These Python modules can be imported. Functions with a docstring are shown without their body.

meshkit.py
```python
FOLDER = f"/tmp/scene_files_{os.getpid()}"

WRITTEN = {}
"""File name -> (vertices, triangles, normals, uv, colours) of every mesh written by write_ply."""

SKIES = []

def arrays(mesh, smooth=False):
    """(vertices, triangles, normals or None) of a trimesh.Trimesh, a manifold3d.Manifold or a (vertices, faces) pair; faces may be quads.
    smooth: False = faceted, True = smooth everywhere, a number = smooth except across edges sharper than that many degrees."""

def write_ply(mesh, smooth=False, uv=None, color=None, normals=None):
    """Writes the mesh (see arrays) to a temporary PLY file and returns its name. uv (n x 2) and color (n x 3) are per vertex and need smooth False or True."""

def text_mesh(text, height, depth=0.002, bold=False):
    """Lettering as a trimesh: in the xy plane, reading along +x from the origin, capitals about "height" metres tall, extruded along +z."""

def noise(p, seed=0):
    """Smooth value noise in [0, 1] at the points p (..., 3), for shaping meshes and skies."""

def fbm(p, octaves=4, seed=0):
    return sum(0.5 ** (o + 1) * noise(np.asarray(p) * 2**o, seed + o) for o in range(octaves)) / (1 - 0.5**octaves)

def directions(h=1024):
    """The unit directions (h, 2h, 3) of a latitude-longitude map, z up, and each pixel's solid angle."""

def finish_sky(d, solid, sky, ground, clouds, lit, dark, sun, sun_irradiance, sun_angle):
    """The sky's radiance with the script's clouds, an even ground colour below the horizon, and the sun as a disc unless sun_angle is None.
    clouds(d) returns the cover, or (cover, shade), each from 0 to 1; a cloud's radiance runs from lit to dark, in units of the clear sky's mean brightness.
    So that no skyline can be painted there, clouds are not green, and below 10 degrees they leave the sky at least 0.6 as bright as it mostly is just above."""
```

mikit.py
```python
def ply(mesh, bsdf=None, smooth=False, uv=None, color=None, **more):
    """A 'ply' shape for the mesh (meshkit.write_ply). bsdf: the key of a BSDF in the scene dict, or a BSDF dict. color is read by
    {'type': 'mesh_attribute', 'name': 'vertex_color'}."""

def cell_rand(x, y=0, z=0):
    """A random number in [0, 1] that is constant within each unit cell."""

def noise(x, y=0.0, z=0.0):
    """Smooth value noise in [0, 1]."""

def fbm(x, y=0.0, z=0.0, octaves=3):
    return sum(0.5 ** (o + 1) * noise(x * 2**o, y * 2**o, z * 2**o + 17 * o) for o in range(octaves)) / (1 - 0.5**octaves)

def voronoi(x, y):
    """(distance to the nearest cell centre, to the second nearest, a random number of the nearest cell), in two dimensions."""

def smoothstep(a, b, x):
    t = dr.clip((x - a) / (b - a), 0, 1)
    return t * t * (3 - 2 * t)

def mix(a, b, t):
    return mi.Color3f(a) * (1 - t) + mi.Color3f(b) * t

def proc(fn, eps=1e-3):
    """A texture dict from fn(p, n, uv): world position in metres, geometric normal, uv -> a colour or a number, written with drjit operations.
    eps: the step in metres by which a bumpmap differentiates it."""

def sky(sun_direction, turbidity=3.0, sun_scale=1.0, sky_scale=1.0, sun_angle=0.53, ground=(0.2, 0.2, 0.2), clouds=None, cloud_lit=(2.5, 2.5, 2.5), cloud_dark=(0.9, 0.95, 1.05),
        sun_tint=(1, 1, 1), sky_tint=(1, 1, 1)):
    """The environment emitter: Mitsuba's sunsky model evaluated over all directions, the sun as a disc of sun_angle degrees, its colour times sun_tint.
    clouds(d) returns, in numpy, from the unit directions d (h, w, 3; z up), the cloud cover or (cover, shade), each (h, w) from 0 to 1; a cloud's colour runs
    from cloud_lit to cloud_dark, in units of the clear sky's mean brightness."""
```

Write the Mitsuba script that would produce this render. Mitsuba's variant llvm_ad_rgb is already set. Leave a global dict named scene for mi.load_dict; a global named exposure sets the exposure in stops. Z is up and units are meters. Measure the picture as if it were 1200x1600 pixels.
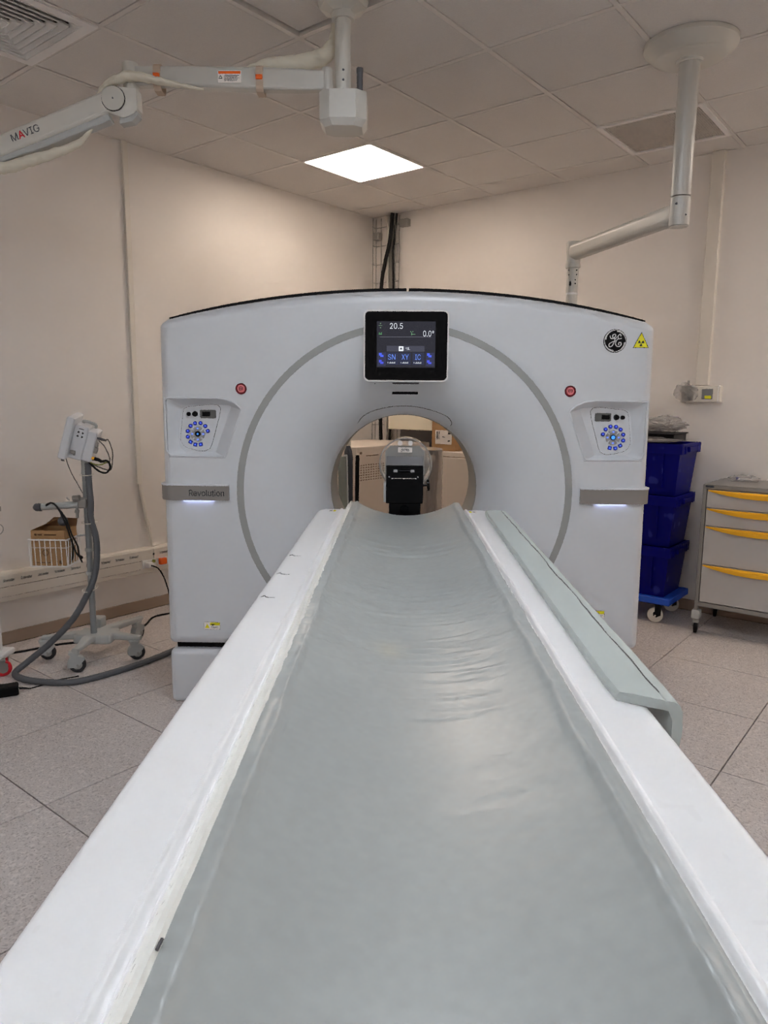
import math, random
import numpy as np, trimesh, mitsuba as mi, drjit as dr
import manifold3d as mf
from shapely.geometry import Polygon, LineString, Point, box as sbox
from shapely.ops import unary_union
from shapely import affinity
import mikit, meshkit
from mikit import noise as tnoise, fbm as tfbm, mix as tmix, smoothstep as tstep

random.seed(7); rng = np.random.default_rng(7)
T = mi.ScalarTransform4f
scene, labels = {}, {}

# ------------------------------------------------------------------ camera
FPX = 1134.85
YAW, PITCH, ROLL, CAMZ = math.radians(-0.964), 0.1549853, 0.0077675, 1.4392
def cam_axes():
    cy, sy = math.cos(YAW), math.sin(YAW)
    f = np.array([math.cos(PITCH)*sy, math.cos(PITCH)*cy, -math.sin(PITCH)])
    r = np.array([cy, -sy, 0.0]); u = np.cross(r, f)
    return f, math.cos(ROLL)*r+math.sin(ROLL)*u, -math.sin(ROLL)*r+math.cos(ROLL)*u
_f, _r, _u = cam_axes()
CAM = np.array([-0.034, 0.0, CAMZ])
scene['camera'] = {'type': 'perspective', 'fov': math.degrees(2*math.atan(600/FPX)), 'fov_axis': 'x', 'near_clip': 0.02, 'far_clip': 60,
                   'to_world': T().look_at(origin=CAM.tolist(), target=(CAM+_f).tolist(), up=_u.tolist())}
# ------------------------------------------------------------------ light
exposure = 1.03
LAMP_FAR = [10.8, 9.1, 7.6]          # the warm panel in view
LAMP_NEAR = [7.4, 8.0, 8.7]
LAMP_SIDE = [9.0, 7.9, 7.0]         # the neutral panels over and behind the camera
NEAR_PANELS = [(2, -3), (1, -7), (5, -4), (4, -8), (4, 2)]
AMBIENT = 0.0

# ------------------------------------------------------------------ room grid (the walls, the tiles and the ceiling run at 38 degrees to the scanner)
C0 = np.array([-0.113, 3.944]); EA = np.array([0.7904, -0.6126]); EB = np.array([0.6126, 0.7904]); CELL = 0.6
A0, A1, B0, B1, HC = -3.0, 6.6, -9.0, 3.48, 3.0
def G(a, b, z=0.0):
    q = C0 + CELL*(a*EA + b*EB)
    return np.array([q[0], q[1], z])
def gm(a, b, z=0.0):               # frame: local x along EA, y along EB, metres, origin at cell (a, b)
    m = np.eye(4); m[:2, 0] = EA; m[:2, 1] = EB; m[:3, 3] = G(a, b, z); return m
# wall frames for drawing on a wall: x to the right as seen from the room, y up, z out into the room
def wall_left_m(b, z, out=0.0):
    m = np.eye(4); m[:3, 0] = [EB[0], EB[1], 0]; m[:3, 1] = [0, 0, 1]; m[:3, 2] = [EA[0], EA[1], 0]
    m[:3, 3] = G(A0, b, z) + out*m[:3, 2]; return m
def wall_back_m(a, z, out=0.0, b=B1):
    m = np.eye(4); m[:3, 0] = [EA[0], EA[1], 0]; m[:3, 1] = [0, 0, 1]; m[:3, 2] = [-EB[0], -EB[1], 0]
    m[:3, 3] = G(a, b, z) + out*m[:3, 2]; return m
def face_m(x, y, z):               # on the scanner's front: x right, y up, z towards the viewer
    m = np.eye(4); m[:3, 0] = [1, 0, 0]; m[:3, 1] = [0, 0, 1]; m[:3, 2] = [0, -1, 0]; m[:3, 3] = [x, y, z]; return m
def tr(x, y, z):
    m = np.eye(4); m[:3, 3] = [x, y, z]; return m
def rot(axis, deg, at=(0, 0, 0)):
    return trimesh.transformations.rotation_matrix(math.radians(deg), axis, at)

# ------------------------------------------------------------------ materials
def lin(c):
    c = np.asarray(c, float)/255.0
    return np.where(c <= 0.04045, c/12.92, ((c+0.055)/1.055)**2.4)
def rgb(c): return {'type': 'rgb', 'value': [float(v) for v in lin(c)]}
def M(name, color, rough=0.5, metallic=0.0, tex=None, bump=None, **more):
    d = {'type': 'principled', 'base_color': mikit.proc(tex) if tex else rgb(color), 'roughness': rough, 'metallic': metallic, **more}
    if bump: d = {'type': 'bumpmap', 'arbitrary': mikit.proc(bump[0], eps=bump[2]), 'scale': bump[1], 'bsdf': d}
    scene[name] = {'type': 'twosided', 'bsdf': d}
    return name
def c3(c): return [float(v) for v in lin(c)]

def floor_tex(p, n, uv):
    s = tnoise(p.x*210, p.y*210, 3.0); s2 = tnoise(p.x*120, p.y*120, 9.0); g = tfbm(p.x*1.2, p.y*1.2, 1.0)
    c = tmix(c3((198, 190, 186)), c3((184, 176, 172)), g)
    c = tmix(c, c3((146, 136, 131)), tstep(0.60, 0.86, s)*0.55)
    return tmix(c, c3((222, 214, 209)), tstep(0.62, 0.9, s2)*0.45)
def tile_tex(p, n, uv):
    s = tnoise(p.x*260, p.y*260, 1.0); g = tfbm(p.x*3, p.y*3, 2.0)
    return tmix(c3((205, 201, 197)), c3((194, 190, 186)), 0.5*s+0.5*g)
def perf_tex(p, n, uv):
    gx = (p.x-C0[0])*float(EA[0])+(p.y-C0[1])*float(EA[1]); gy = (p.x-C0[0])*float(EB[0])+(p.y-C0[1])*float(EB[1])
    k = 1/0.012
    fx = gx*k-dr.floor(gx*k)-0.5; fy = gy*k-dr.floor(gy*k)-0.5
    return tmix(c3((60, 55, 50)), c3((186, 178, 170)), tstep(0.26, 0.34, dr.sqrt(fx*fx+fy*fy)))
def vinyl_tex(p, n, uv):
    g = tfbm(p.x*5, p.y*3, 2.0); h = tnoise(p.x*90, p.y*90, 4.0)
    c = tmix(c3((147, 151, 150)), c3((157, 161, 159)), g)
    c = tmix(c, c3((136, 139, 139)), h*0.25)
    st = dr.exp(-(dr.square((p.x+0.045)/0.03)+dr.square((p.y-1.47)/0.05)))
    return tmix(c, c3((176, 170, 150)), st*0.35)
def vinyl_bump(p, n, uv):
    return 0.6*tnoise(p.x*120, p.y*160, p.z*120)+0.4*tnoise(p.x*30, p.y*60, 3.0)
def rail_tex(p, n, uv):
    d = tstep(0.90, 0.96, tnoise(p.x*55, p.y*40, 5.0))*tstep(0.5, 0.7, tnoise(p.x*9, p.y*7, 8.0))
    return tmix(c3((233, 233, 234)), c3((206, 204, 204)), d*0.14)
def cream_tex(p, n, uv):
    chip = tstep(0.80, 0.86, tnoise(p.x*400, p.y*150, 5.0))*tstep(0.35, 0.7, tnoise(3.0, p.y*4, 8.0))*tstep(-0.249, -0.2515, p.x)
    return tmix(c3((234, 234, 228)), c3((150, 146, 138)), chip*0.5)
def card_tex(p, n, uv):
    return tmix(c3((168, 132, 92)), c3((150, 114, 76)), tfbm(p.x*14, p.y*14, p.z*30))
def crate_tex(p, n, uv):
    s = tstep(0.80, 0.92, tnoise(p.x*26, p.y*26, p.z*14))
    return tmix(c3((6, 6, 104)), c3((70, 80, 160)), s*0.35)

M('m_wall', (225, 219, 213), 0.6)
M('m_ceil_tile', None, 0.85, tex=tile_tex)
M('m_ceil_rail', (206, 201, 196), 0.5)
M('m_plenum', (30, 28, 26), 0.9)
M('m_floor', None, 0.38, tex=floor_tex)
M('m_joint', (34, 29, 27), 0.8)
M('m_base', (150, 130, 114), 0.5)
M('m_pvc', (224, 217, 206), 0.4)
M('m_pvc_seam', (120, 108, 98), 0.6)
M('m_gantry', (204, 207, 211), 0.32, clearcoat=0.3)
M('m_ring', (150, 152, 150), 0.45)
M('m_band', (136, 132, 128), 0.38, metallic=0.25)
M('m_black', (8, 8, 10), 0.35, specular=0.12)
M('m_black_gloss', (4, 4, 6), 0.12, specular=0.12)
M('m_rubber', (38, 38, 40), 0.6)
M('m_dark_grey', (74, 74, 78), 0.5)
M('m_ink', (34, 34, 38), 0.6)
M('m_groove', (96, 94, 92), 0.6)
M('m_rail', None, 0.30, tex=rail_tex, clearcoat=0.3)
M('m_cream', None, 0.38, tex=cream_tex)
M('m_vinyl', None, 0.33, tex=vinyl_tex, bump=(vinyl_bump, 0.0004, 0.0015), specular=0.55)
M('m_pad', (168, 175, 172), 0.45, bump=(vinyl_bump, 0.0004, 0.0015))
M('m_boom', (196, 193, 185), 0.35)
M('m_boom_cool', (186, 183, 176), 0.32, clearcoat=0.3)
M('m_sleeve', (206, 200, 184), 0.75)
M('m_strap', (176, 156, 138), 0.8)
M('m_orange', (226, 96, 30), 0.5)
M('m_red', (196, 30, 42), 0.4)
M('m_red_pale', (214, 118, 122), 0.35)
M('m_dark_red', (96, 14, 24), 0.35)
M('m_steel', (150, 148, 144), 0.35, metallic=0.7)
M('m_chrome', (190, 190, 192), 0.22, metallic=0.9)
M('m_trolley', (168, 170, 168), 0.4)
M('m_trolley_pole', (140, 144, 146), 0.35, metallic=0.3)
M('m_monitor', (206, 207, 210), 0.4)
M('m_hose', (84, 86, 90), 0.5)
M('m_cable', (14, 14, 15), 0.5, specular=0.2)
M('m_cable_green', (128, 132, 60), 0.5)
M('m_cable_grey', (98, 94, 88), 0.5)
M('m_card', None, 0.8, tex=card_tex)
M('m_card_ink', (84, 58, 36), 0.8)
M('m_card_in', (112, 80, 50), 0.85)
M('m_white', (228, 226, 224), 0.45)
M('m_paper', (232, 226, 220), 0.7)
M('m_yellow', (240, 176, 34), 0.4)
M('m_sign_yellow', (216, 208, 30), 0.5)
M('m_cab_white', (178, 174, 170), 0.4)
M('m_crate', None, 0.4, tex=crate_tex, specular=0.12)
M('m_dolly', (26, 78, 186), 0.45)
M('m_nylon', (214, 208, 196), 0.5)
M('m_beige', (210, 198, 186), 0.5)
M('m_beige_dark', (130, 112, 96), 0.6)
M('m_cream_box', (216, 208, 188), 0.5)
M('m_liner', (150, 146, 138), 0.5)
M('m_board', (126, 134, 128), 0.6)
M('m_bottle', (50, 56, 66), 0.35)
M('m_grey_plate', (150, 148, 144), 0.5)
M('m_phantom_grey', (118, 118, 120), 0.5)
M('m_shield_white', (214, 216, 216), 0.4)
M('m_key_blue', (30, 44, 150), 0.35)
M('m_key_grey', (150, 150, 152), 0.35, metallic=0.3)
M('m_lens', (86, 86, 84), 0.3)
M('m_wrap_grey', (128, 118, 110), 0.3)
scene['m_acrylic'] = {'type': 'thindielectric', 'int_ior': 1.49}
scene['m_plastic'] = {'type': 'blendbsdf', 'weight': 0.10, 'a': {'type': 'thindielectric', 'int_ior': 1.5},
                      'b': {'type': 'twosided', 'bsdf': {'type': 'principled', 'base_color': rgb((214, 208, 204)), 'roughness': 0.25}}}
def GLOW(c, k): return {'type': 'area', 'radiance': {'type': 'rgb', 'value': [float(v)*k/2.0**exposure for v in lin(c)]}}

# ------------------------------------------------------------------ object helpers
_count = {}
def key_for(name):
    n = _count.get(name, 0); _count[name] = n+1
    return name if n == 0 else f'{name}_{n:03d}'
def tag(key, label=None, cat=None, group=None, kind=None):
    d = {k: v for k, v in (('label', label), ('category', cat), ('group', group), ('kind', kind)) if v}
    if d: labels[key] = d
    return key
def thing(name, label, cat, group=None): return tag(key_for(name), label, cat, group)
def put(key, mesh, mat, smooth=False, at=None, glow=None):
    d = mesh if isinstance(mesh, dict) else mikit.ply(mesh, mat, smooth=smooth)
    if at is not None: d = {**d, 'to_world': T(at.tolist())}
    if glow: d = {**d, 'emitter': glow}
    scene[key] = d
    return key
def part(parent, name, mesh, mat=None, smooth=35, at=None, label=None, glow=None, kind=None):
    k = put(key_for(f'{parent}__{name}'), mesh, mat, smooth, at, glow)
    if label or kind: tag(k, label, kind=kind)
    return k
def solo(name, mesh, mat, label, cat, smooth=35, at=None, group=None, glow=None):
    k = thing(name, label, cat, group); put(k, mesh, mat, smooth, at, glow); return k
def struct(name, mesh, mat, smooth=False, label=None):
    k = key_for(name); put(k, mesh, mat, smooth); tag(k, label, kind='structure'); return k

# ------------------------------------------------------------------ mesh helpers
cat_ = trimesh.util.concatenate
def mv(m, *ts):
    m = m.copy()
    for t in ts: m.apply_transform(t)
    return m
def bx(x0, x1, y0, y1, z0, z1, c=0.0):
    if c <= 0:
        m = trimesh.creation.box((x1-x0, y1-y0, z1-z0)); m.apply_translation(((x0+x1)/2, (y0+y1)/2, (z0+z1)/2)); return m
    P = []
    for i, x in enumerate((x0, x1)):
        for j, y in enumerate((y0, y1)):
            for k, z in enumerate((z0, z1)):
                s = [c*(1-2*i), c*(1-2*j), c*(1-2*k)]
                P += [(x, y+s[1], z+s[2]), (x+s[0], y, z+s[2]), (x+s[0], y+s[1], z)]
    return trimesh.convex.convex_hull(np.array(P))
def rbx(x0, x1, y0, y1, z0, z1, r, n=2):
    s = trimesh.creation.icosphere(n, r).vertices
    return trimesh.convex.convex_hull(np.vstack([s+[x, y, z] for x in (x0+r, x1-r) for y in (y0+r, y1-r) for z in (z0+r, z1-r)]))
def extr(poly, h, z0=0.0):
    ms = [trimesh.creation.extrude_polygon(g, h, engine='earcut') for g in getattr(poly, 'geoms', [poly])]
    m = cat_(ms); m.apply_translation((0, 0, z0)); return m
def rrect(w, h, r, n=6): return sbox(-w/2+r, -h/2+r, w/2-r, h/2-r).buffer(r, quad_segs=n)
def rr_pts(w, h, r, n=4):
    a = np.linspace(0, np.pi/2, n+1); q = np.stack([np.cos(a), np.sin(a)], 1)*r; out_ = []
    for k, (sx, sy) in enumerate(((1, 1), (-1, 1), (-1, -1), (1, -1))):
        c_, s_ = math.cos(k*math.pi/2), math.sin(k*math.pi/2)
        out_ += [(sx*(w/2-r)+c_*x-s_*y, sy*(h/2-r)+s_*x+c_*y) for x, y in q]
    return np.array(out_)
def smooth_path(pts, n=8):
    p = np.asarray(pts, float)
    if len(p) < 3: return p
    e = np.vstack([2*p[0]-p[1], p, 2*p[-1]-p[-2]]); out = []
    for i in range(1, len(e)-2):
        for t in np.linspace(0, 1, n, endpoint=False):
            a, b, c, d = e[i-1:i+3]
            out.append(0.5*((2*b)+(-a+c)*t+(2*a-5*b+4*c-d)*t*t+(-a+3*b-3*c+d)*t**3))
    return np.array(out+[p[-1]])
def frames(p):
    t = np.gradient(p, axis=0); t /= np.linalg.norm(t, axis=1, keepdims=True)+1e-12
    u = np.cross(t[0], [0, 0, 1.0]);
    if np.linalg.norm(u) < 1e-3: u = np.array([1.0, 0, 0])
    U = []
    for q in t:
        u = u-q*(u@q); u /= np.linalg.norm(u)+1e-12; U.append(u.copy())
    U = np.array(U); return t, U, np.cross(t, U)
def loft(rings, caps=True, ear=False):
    R = np.asarray(rings, float); m, n = R.shape[:2]
    v = R.reshape(-1, 3); i, j = np.meshgrid(np.arange(m-1), np.arange(n), indexing='ij'); k = (j+1) % n
    f = np.stack([i*n+j, i*n+k, (i+1)*n+k, (i+1)*n+j], -1).reshape(-1, 4)
    f = np.vstack([f[:, [0, 1, 2]], f[:, [0, 2, 3]]])
    if caps and ear:
        import mapbox_earcut as me
        for base, flip in ((0, True), ((m-1)*n, False)):
            q = R[0 if base == 0 else -1]; q = q-q.mean(0); ax = np.linalg.svd(q, full_matrices=False)[2][:2]
            tri = me.triangulate_float64(np.ascontiguousarray(q@ax.T), np.array([n], np.uint32)).reshape(-1, 3).astype(int)
            nrm = np.cross(ax[0], ax[1]); outw = (R[0].mean(0)-R[-1].mean(0))*(1 if base == 0 else -1)
            a_ = q[tri[0, 1]]-q[tri[0, 0]]; b_ = q[tri[0, 2]]-q[tri[0, 0]]
            if np.cross(a_, b_)@outw < 0: tri = tri[:, ::-1]
            f = np.vstack([f, tri+base])
        fn = np.cross(v[f[0, 1]]-v[f[0, 0]], v[f[0, 2]]-v[f[0, 0]])
        mesh = trimesh.Trimesh(v, f, process=False)
        sides = len(f)-2*(n-2)
        if trimesh.Trimesh(v, np.vstack([f[:sides]]), process=False).volume < 0: f[:sides] = f[:sides, ::-1]
        return trimesh.Trimesh(v, f, process=False)
    if caps:
        c = len(v); v = np.vstack([v, R[0].mean(0), R[-1].mean(0)]); a = np.arange(n); b = (a+1) % n
        f = np.vstack([f, np.stack([b, a, 0*a+c], 1), np.stack([(m-1)*n+a, (m-1)*n+b, 0*a+c+1], 1)])
    mesh = trimesh.Trimesh(v, f, process=False)
    if caps and mesh.volume < 0: mesh.invert()
    return mesh
def tube(pts, r, n=8, k=8, flat=1.0, wob=0.0, seed=0):
    p = smooth_path(pts, k); t, u, w = frames(p); a = np.arange(n)*2*np.pi/n
    r = np.broadcast_to(r, (len(p),)) if np.ndim(r) == 0 else np.interp(np.linspace(0, 1, len(p)), np.linspace(0, 1, len(r)), r)
    ring = p[:, None]+r[:, None, None]*(np.cos(a)[None, :, None]*u[:, None]+flat*np.sin(a)[None, :, None]*w[:, None])
    if wob:
        nn = meshkit.fbm(ring*[60, 60, 60], 3, seed)[..., None]-0.5
        ring = ring+nn*wob*(np.cos(a)[None, :, None]*u[:, None]+np.sin(a)[None, :, None]*w[:, None])
    return loft(ring)
def cyl(p0, p1, r, n=24, r1=None):
    p0, p1 = np.asarray(p0, float), np.asarray(p1, float); t = (p1-p0)/np.linalg.norm(p1-p0)
    u = np.cross(t, [0, 0, 1.0] if abs(t[2]) < 0.9 else [1.0, 0, 0]); u /= np.linalg.norm(u); w = np.cross(t, u); a = np.arange(n)*2*np.pi/n
    c = np.cos(a)[:, None]*u+np.sin(a)[:, None]*w; r1 = r if r1 is None else r1
    return loft([p0+r*c, p1+r1*c])
def lathe(prof, n=48, origin=(0, 0, 0), axis='z', closed=False):
    pr = np.asarray(prof, float); a = np.arange(n)*2*np.pi/n
    rings = np.stack([np.stack([q[0]*np.cos(a), q[0]*np.sin(a), 0*a+q[1]], 1) for q in pr])
    if closed: rings = np.concatenate([rings, rings[:1]])
    m = loft(rings, caps=not closed)
    if closed and m.volume < 0: m.invert()
    if axis == 'y': m.apply_transform(np.array([[1, 0, 0, 0], [0, 0, 1, 0], [0, -1, 0, 0], [0, 0, 0, 1.0]]))
    if axis == 'x': m.apply_transform(np.array([[0, 0, 1, 0], [0, 1, 0, 0], [-1, 0, 0, 0], [0, 0, 0, 1.0]]))
    m.apply_translation(origin); return m
def man(m): return mf.Manifold(mf.Mesh(np.asarray(m.vertices, np.float32), np.asarray(m.faces, np.uint32)))
def mman(m): 
    q = m.to_mesh(); return trimesh.Trimesh(q.vert_properties[:, :3], q.tri_verts, process=False)
def hull(pts): return trimesh.convex.convex_hull(np.asarray(pts, float))
def prof_y(poly, y0, y1):          # (x, z) polygon extruded along y
    p = np.asarray(poly, float); n = len(p)
    return loft([np.stack([p[:, 0], np.full(n, y), p[:, 1]], 1) for y in (y0, y1)], ear=True)
def prof_path(poly, m0, m1):       # (x, y) polygon placed by two 4x4 frames
    p = np.hstack([np.asarray(poly, float), np.zeros((len(poly), 1)), np.ones((len(poly), 1))])
    return loft([(p@m0.T)[:, :3], (p@m1.T)[:, :3]])
def text(s, h, d=0.001, bold=False, center=False):
    m = meshkit.text_mesh(s, h, d, bold)
    if center: m.apply_translation((-(m.bounds[0, 0]+m.bounds[1, 0])/2, 0, 0))
    return m
def fit(m, w, h=None):
    m = m.copy(); s_ = w/(m.bounds[1, 0]-m.bounds[0, 0]); m.apply_translation((-m.bounds[0, 0], 0, 0)); m.vertices[:, 0] *= s_; return m
def strokes(lines, w, d):
    return extr(unary_union([LineString(smooth_path(l, 8)).buffer(w/2, quad_segs=4) for l in lines]), d)

# ================================================================== ROOM
def poly_room(pad=0.0): return [G(A0, B0), G(A1, B0), G(A1, B1), G(A0, B1)]
def slab(a0, a1, b0, b1, z0, z1):
    return mv(bx(a0*CELL, a1*CELL, b0*CELL, b1*CELL, z0, z1), gm(0, 0))
th = 0.25
floor_k = struct('floor', slab(A0-th, A1+th, B0-th, B1+th, -0.12, -0.010), 'm_joint', label='raised floor of large speckled square tiles')
ceil_k = struct('ceiling', slab(A0-th, A1+th, B0-th, B1+th, 3.12, 3.2), 'm_plenum', label='suspended ceiling of square tiles on a metal grid')
struct('wall_left', slab(A0-th, A0, B0-th, B1+th, 0.0, 3.12), 'm_wall', label='pale wall on the left behind the trolley')
struct('wall_back', slab(A0, A1, B1, B1+th, 0.0, 3.12), 'm_wall', label='pale wall on the right behind the crates')
struct('wall_right', slab(A1, A1+th, B0-th, B1+th, 0.0, 3.12), 'm_wall')
struct('wall_front', slab(A0, A1, B0-th, B0, 0.0, 3.12), 'm_wall')
struct('baseboard_left', mv(bx(0, 0.012, B0*CELL, B1*CELL, 0, 0.075, 0.003), gm(A0, 0)), 'm_base')
struct('baseboard_back', mv(bx(A0*CELL+0.013, A1*CELL, -0.012, 0, 0, 0.075, 0.003), gm(0, B1)), 'm_base')

# floor tiles
FA, FB = 0.078, -0.258
_ft = {}
for i in range(-4, 8):
    for j in range(-10, 5):
        a0, a1 = max(i+FA, A0+0.02), min(i+1+FA, A1-0.02); b0, b1 = max(j+FB, B0+0.02), min(j+1+FB, B1-0.02)
        if a1-a0 < 0.03 or b1-b0 < 0.03: continue
        w, h = round((a1-a0)*CELL-0.005, 4), round((b1-b0)*CELL-0.005, 4)
        if (w, h) not in _ft: _ft[w, h] = mikit.ply(bx(-w/2, w/2, -h/2, h/2, -0.010, 0.0, 0.0008), 'm_floor')
        part(floor_k, 'tile', _ft[w, h], at=gm((a0+a1)/2, (b0+b1)/2))

# ceiling tiles on their grid; some cells carry lights and grilles
SPECIAL = {(-2, 1): 'light', (-2, -3): 'vent', (1, 2): 'grille', **{c: 'light' for c in NEAR_PANELS}}
_ct = {}
for i in range(-3, 7):
    for j in range(-9, 4):
        if (i, j) in SPECIAL: continue
        a0, a1 = i, min(i+1, A1); b0, b1 = j, min(j+1, B1)
        w, h = round((a1-a0)*CELL-0.029, 4), round((b1-b0)*CELL-0.029, 4)
        if w < 0.03 or h < 0.03: continue
        if (w, h) not in _ct:
            _ct[w, h] = mikit.ply(bx(-w/2, w/2, -h/2, h/2, 0.0, 0.016, 0.002), 'm_ceil_tile')
        up = 0.014 if (i, j) == (0, -2) else 0.0002+0.0012*rng.random()
        m = gm((a0+a1)/2+0.0018*rng.normal(), (b0+b1)/2+0.0018*rng.normal(), HC+up)
        if (i, j) == (0, -2): m = gm((a0+a1)/2+0.012, (b0+b1)/2-0.014, HC+up)
        part(ceil_k, 'tile', _ct[w, h], at=m)
for i in range(-3, 8):
    a = min(i, A1)
    part(ceil_k, 'grid_rail', mv(bx(-0.012, 0.012, (B0)*CELL, B1*CELL, 0, 0.03, 0.001), gm(a, 0, HC-0.0006)), 'm_ceil_rail', False)
for j in range(-9, 5):
    b = min(j, B1)
    part(ceil_k, 'grid_rail', mv(bx(A0*CELL, A1*CELL, -0.012, 0.012, 0, 0.03, 0.001), gm(0, b, HC)), 'm_ceil_rail', False)

# lights
def ceiling_light(i, j, radiance, label):
    t = thing('ceiling_light', label, 'ceiling light', None if (i, j) == (-2, 1) else 'ceiling light panels outside the frame')
    fr = extr(sbox(-0.294, -0.294, 0.294, 0.294).difference(rrect(0.572, 0.572, 0.012)), 0.012)
    part(t, 'frame', mv(fr, gm(i+0.5, j+0.5, HC-0.003)), 'm_white')
    pane = extr(rrect(0.571, 0.571, 0.012), 0.004)
    part(t, 'diffuser', mv(pane, gm(i+0.5, j+0.5, HC-0.001)), 'm_white', False, glow={'type': 'area', 'radiance': {'type': 'rgb', 'value': radiance}})
ceiling_light(-2, 1, LAMP_FAR, 'square lit ceiling panel above the scanner near the corner')
for c in NEAR_PANELS: ceiling_light(*c, LAMP_SIDE if c == (4, 2) else LAMP_NEAR, 'square lit ceiling panel outside the frame')

# square louvred diffuser
t = thing('air_diffuser', 'square white ceiling air diffuser with nested louvres beside the left boom', 'air vent')
fr = extr(sbox(-0.296, -0.296, 0.296, 0.296).difference(sbox(-0.25, -0.25, 0.25, 0.25)), 0.01)
part(t, 'frame', mv(fr, gm(-1.5, -2.5, HC-0.006)), 'm_white')
part(t, 'backing', mv(bx(-0.28, 0.28, -0.28, 0.28, 0.05, 0.06), gm(-1.5, -2.5, HC)), 'm_black')
for k in range(7):
    o, i_ = 0.248-0.034*k, 0.248-0.034*k-0.023
    q0 = [(-o, -o, 0.0), (o, -o, 0.0), (o, o, 0.0), (-o, o, 0.0)]; q1 = [(-i_, -i_, 0.020), (i_, -i_, 0.020), (i_, i_, 0.020), (-i_, i_, 0.020)]
    ring = [np.array(q0), np.array(q1), np.array(q1)+[0, 0, 0.003], np.array(q0)+[0, 0, 0.002], np.array([(x*1.0, y*1.0, -0.006) for x, y, z in q0]), np.array(q0)]
    part(t, 'louvre', mv(loft(ring, caps=False), gm(-1.5, -2.5, HC-0.004)), 'm_white', False)
# perforated return grille
t = thing('return_grille', 'square perforated return air grille in the ceiling behind the right boom', 'air vent')
fr = extr(sbox(-0.296, -0.296, 0.296, 0.296).difference(sbox(-0.268, -0.268, 0.268, 0.268)), 0.012)
part(t, 'frame', mv(fr, gm(1.5, 2.5, HC-0.006)), 'm_white')
scene['m_perf'] = {'type': 'twosided', 'bsdf': {'type': 'principled', 'base_color': mikit.proc(perf_tex), 'roughness': 0.5}}
part(t, 'perforated_panel', mv(bx(-0.27, 0.27, -0.27, 0.27, 0.002, 0.008), gm(1.5, 2.5, HC)), 'm_perf', False)

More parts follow.
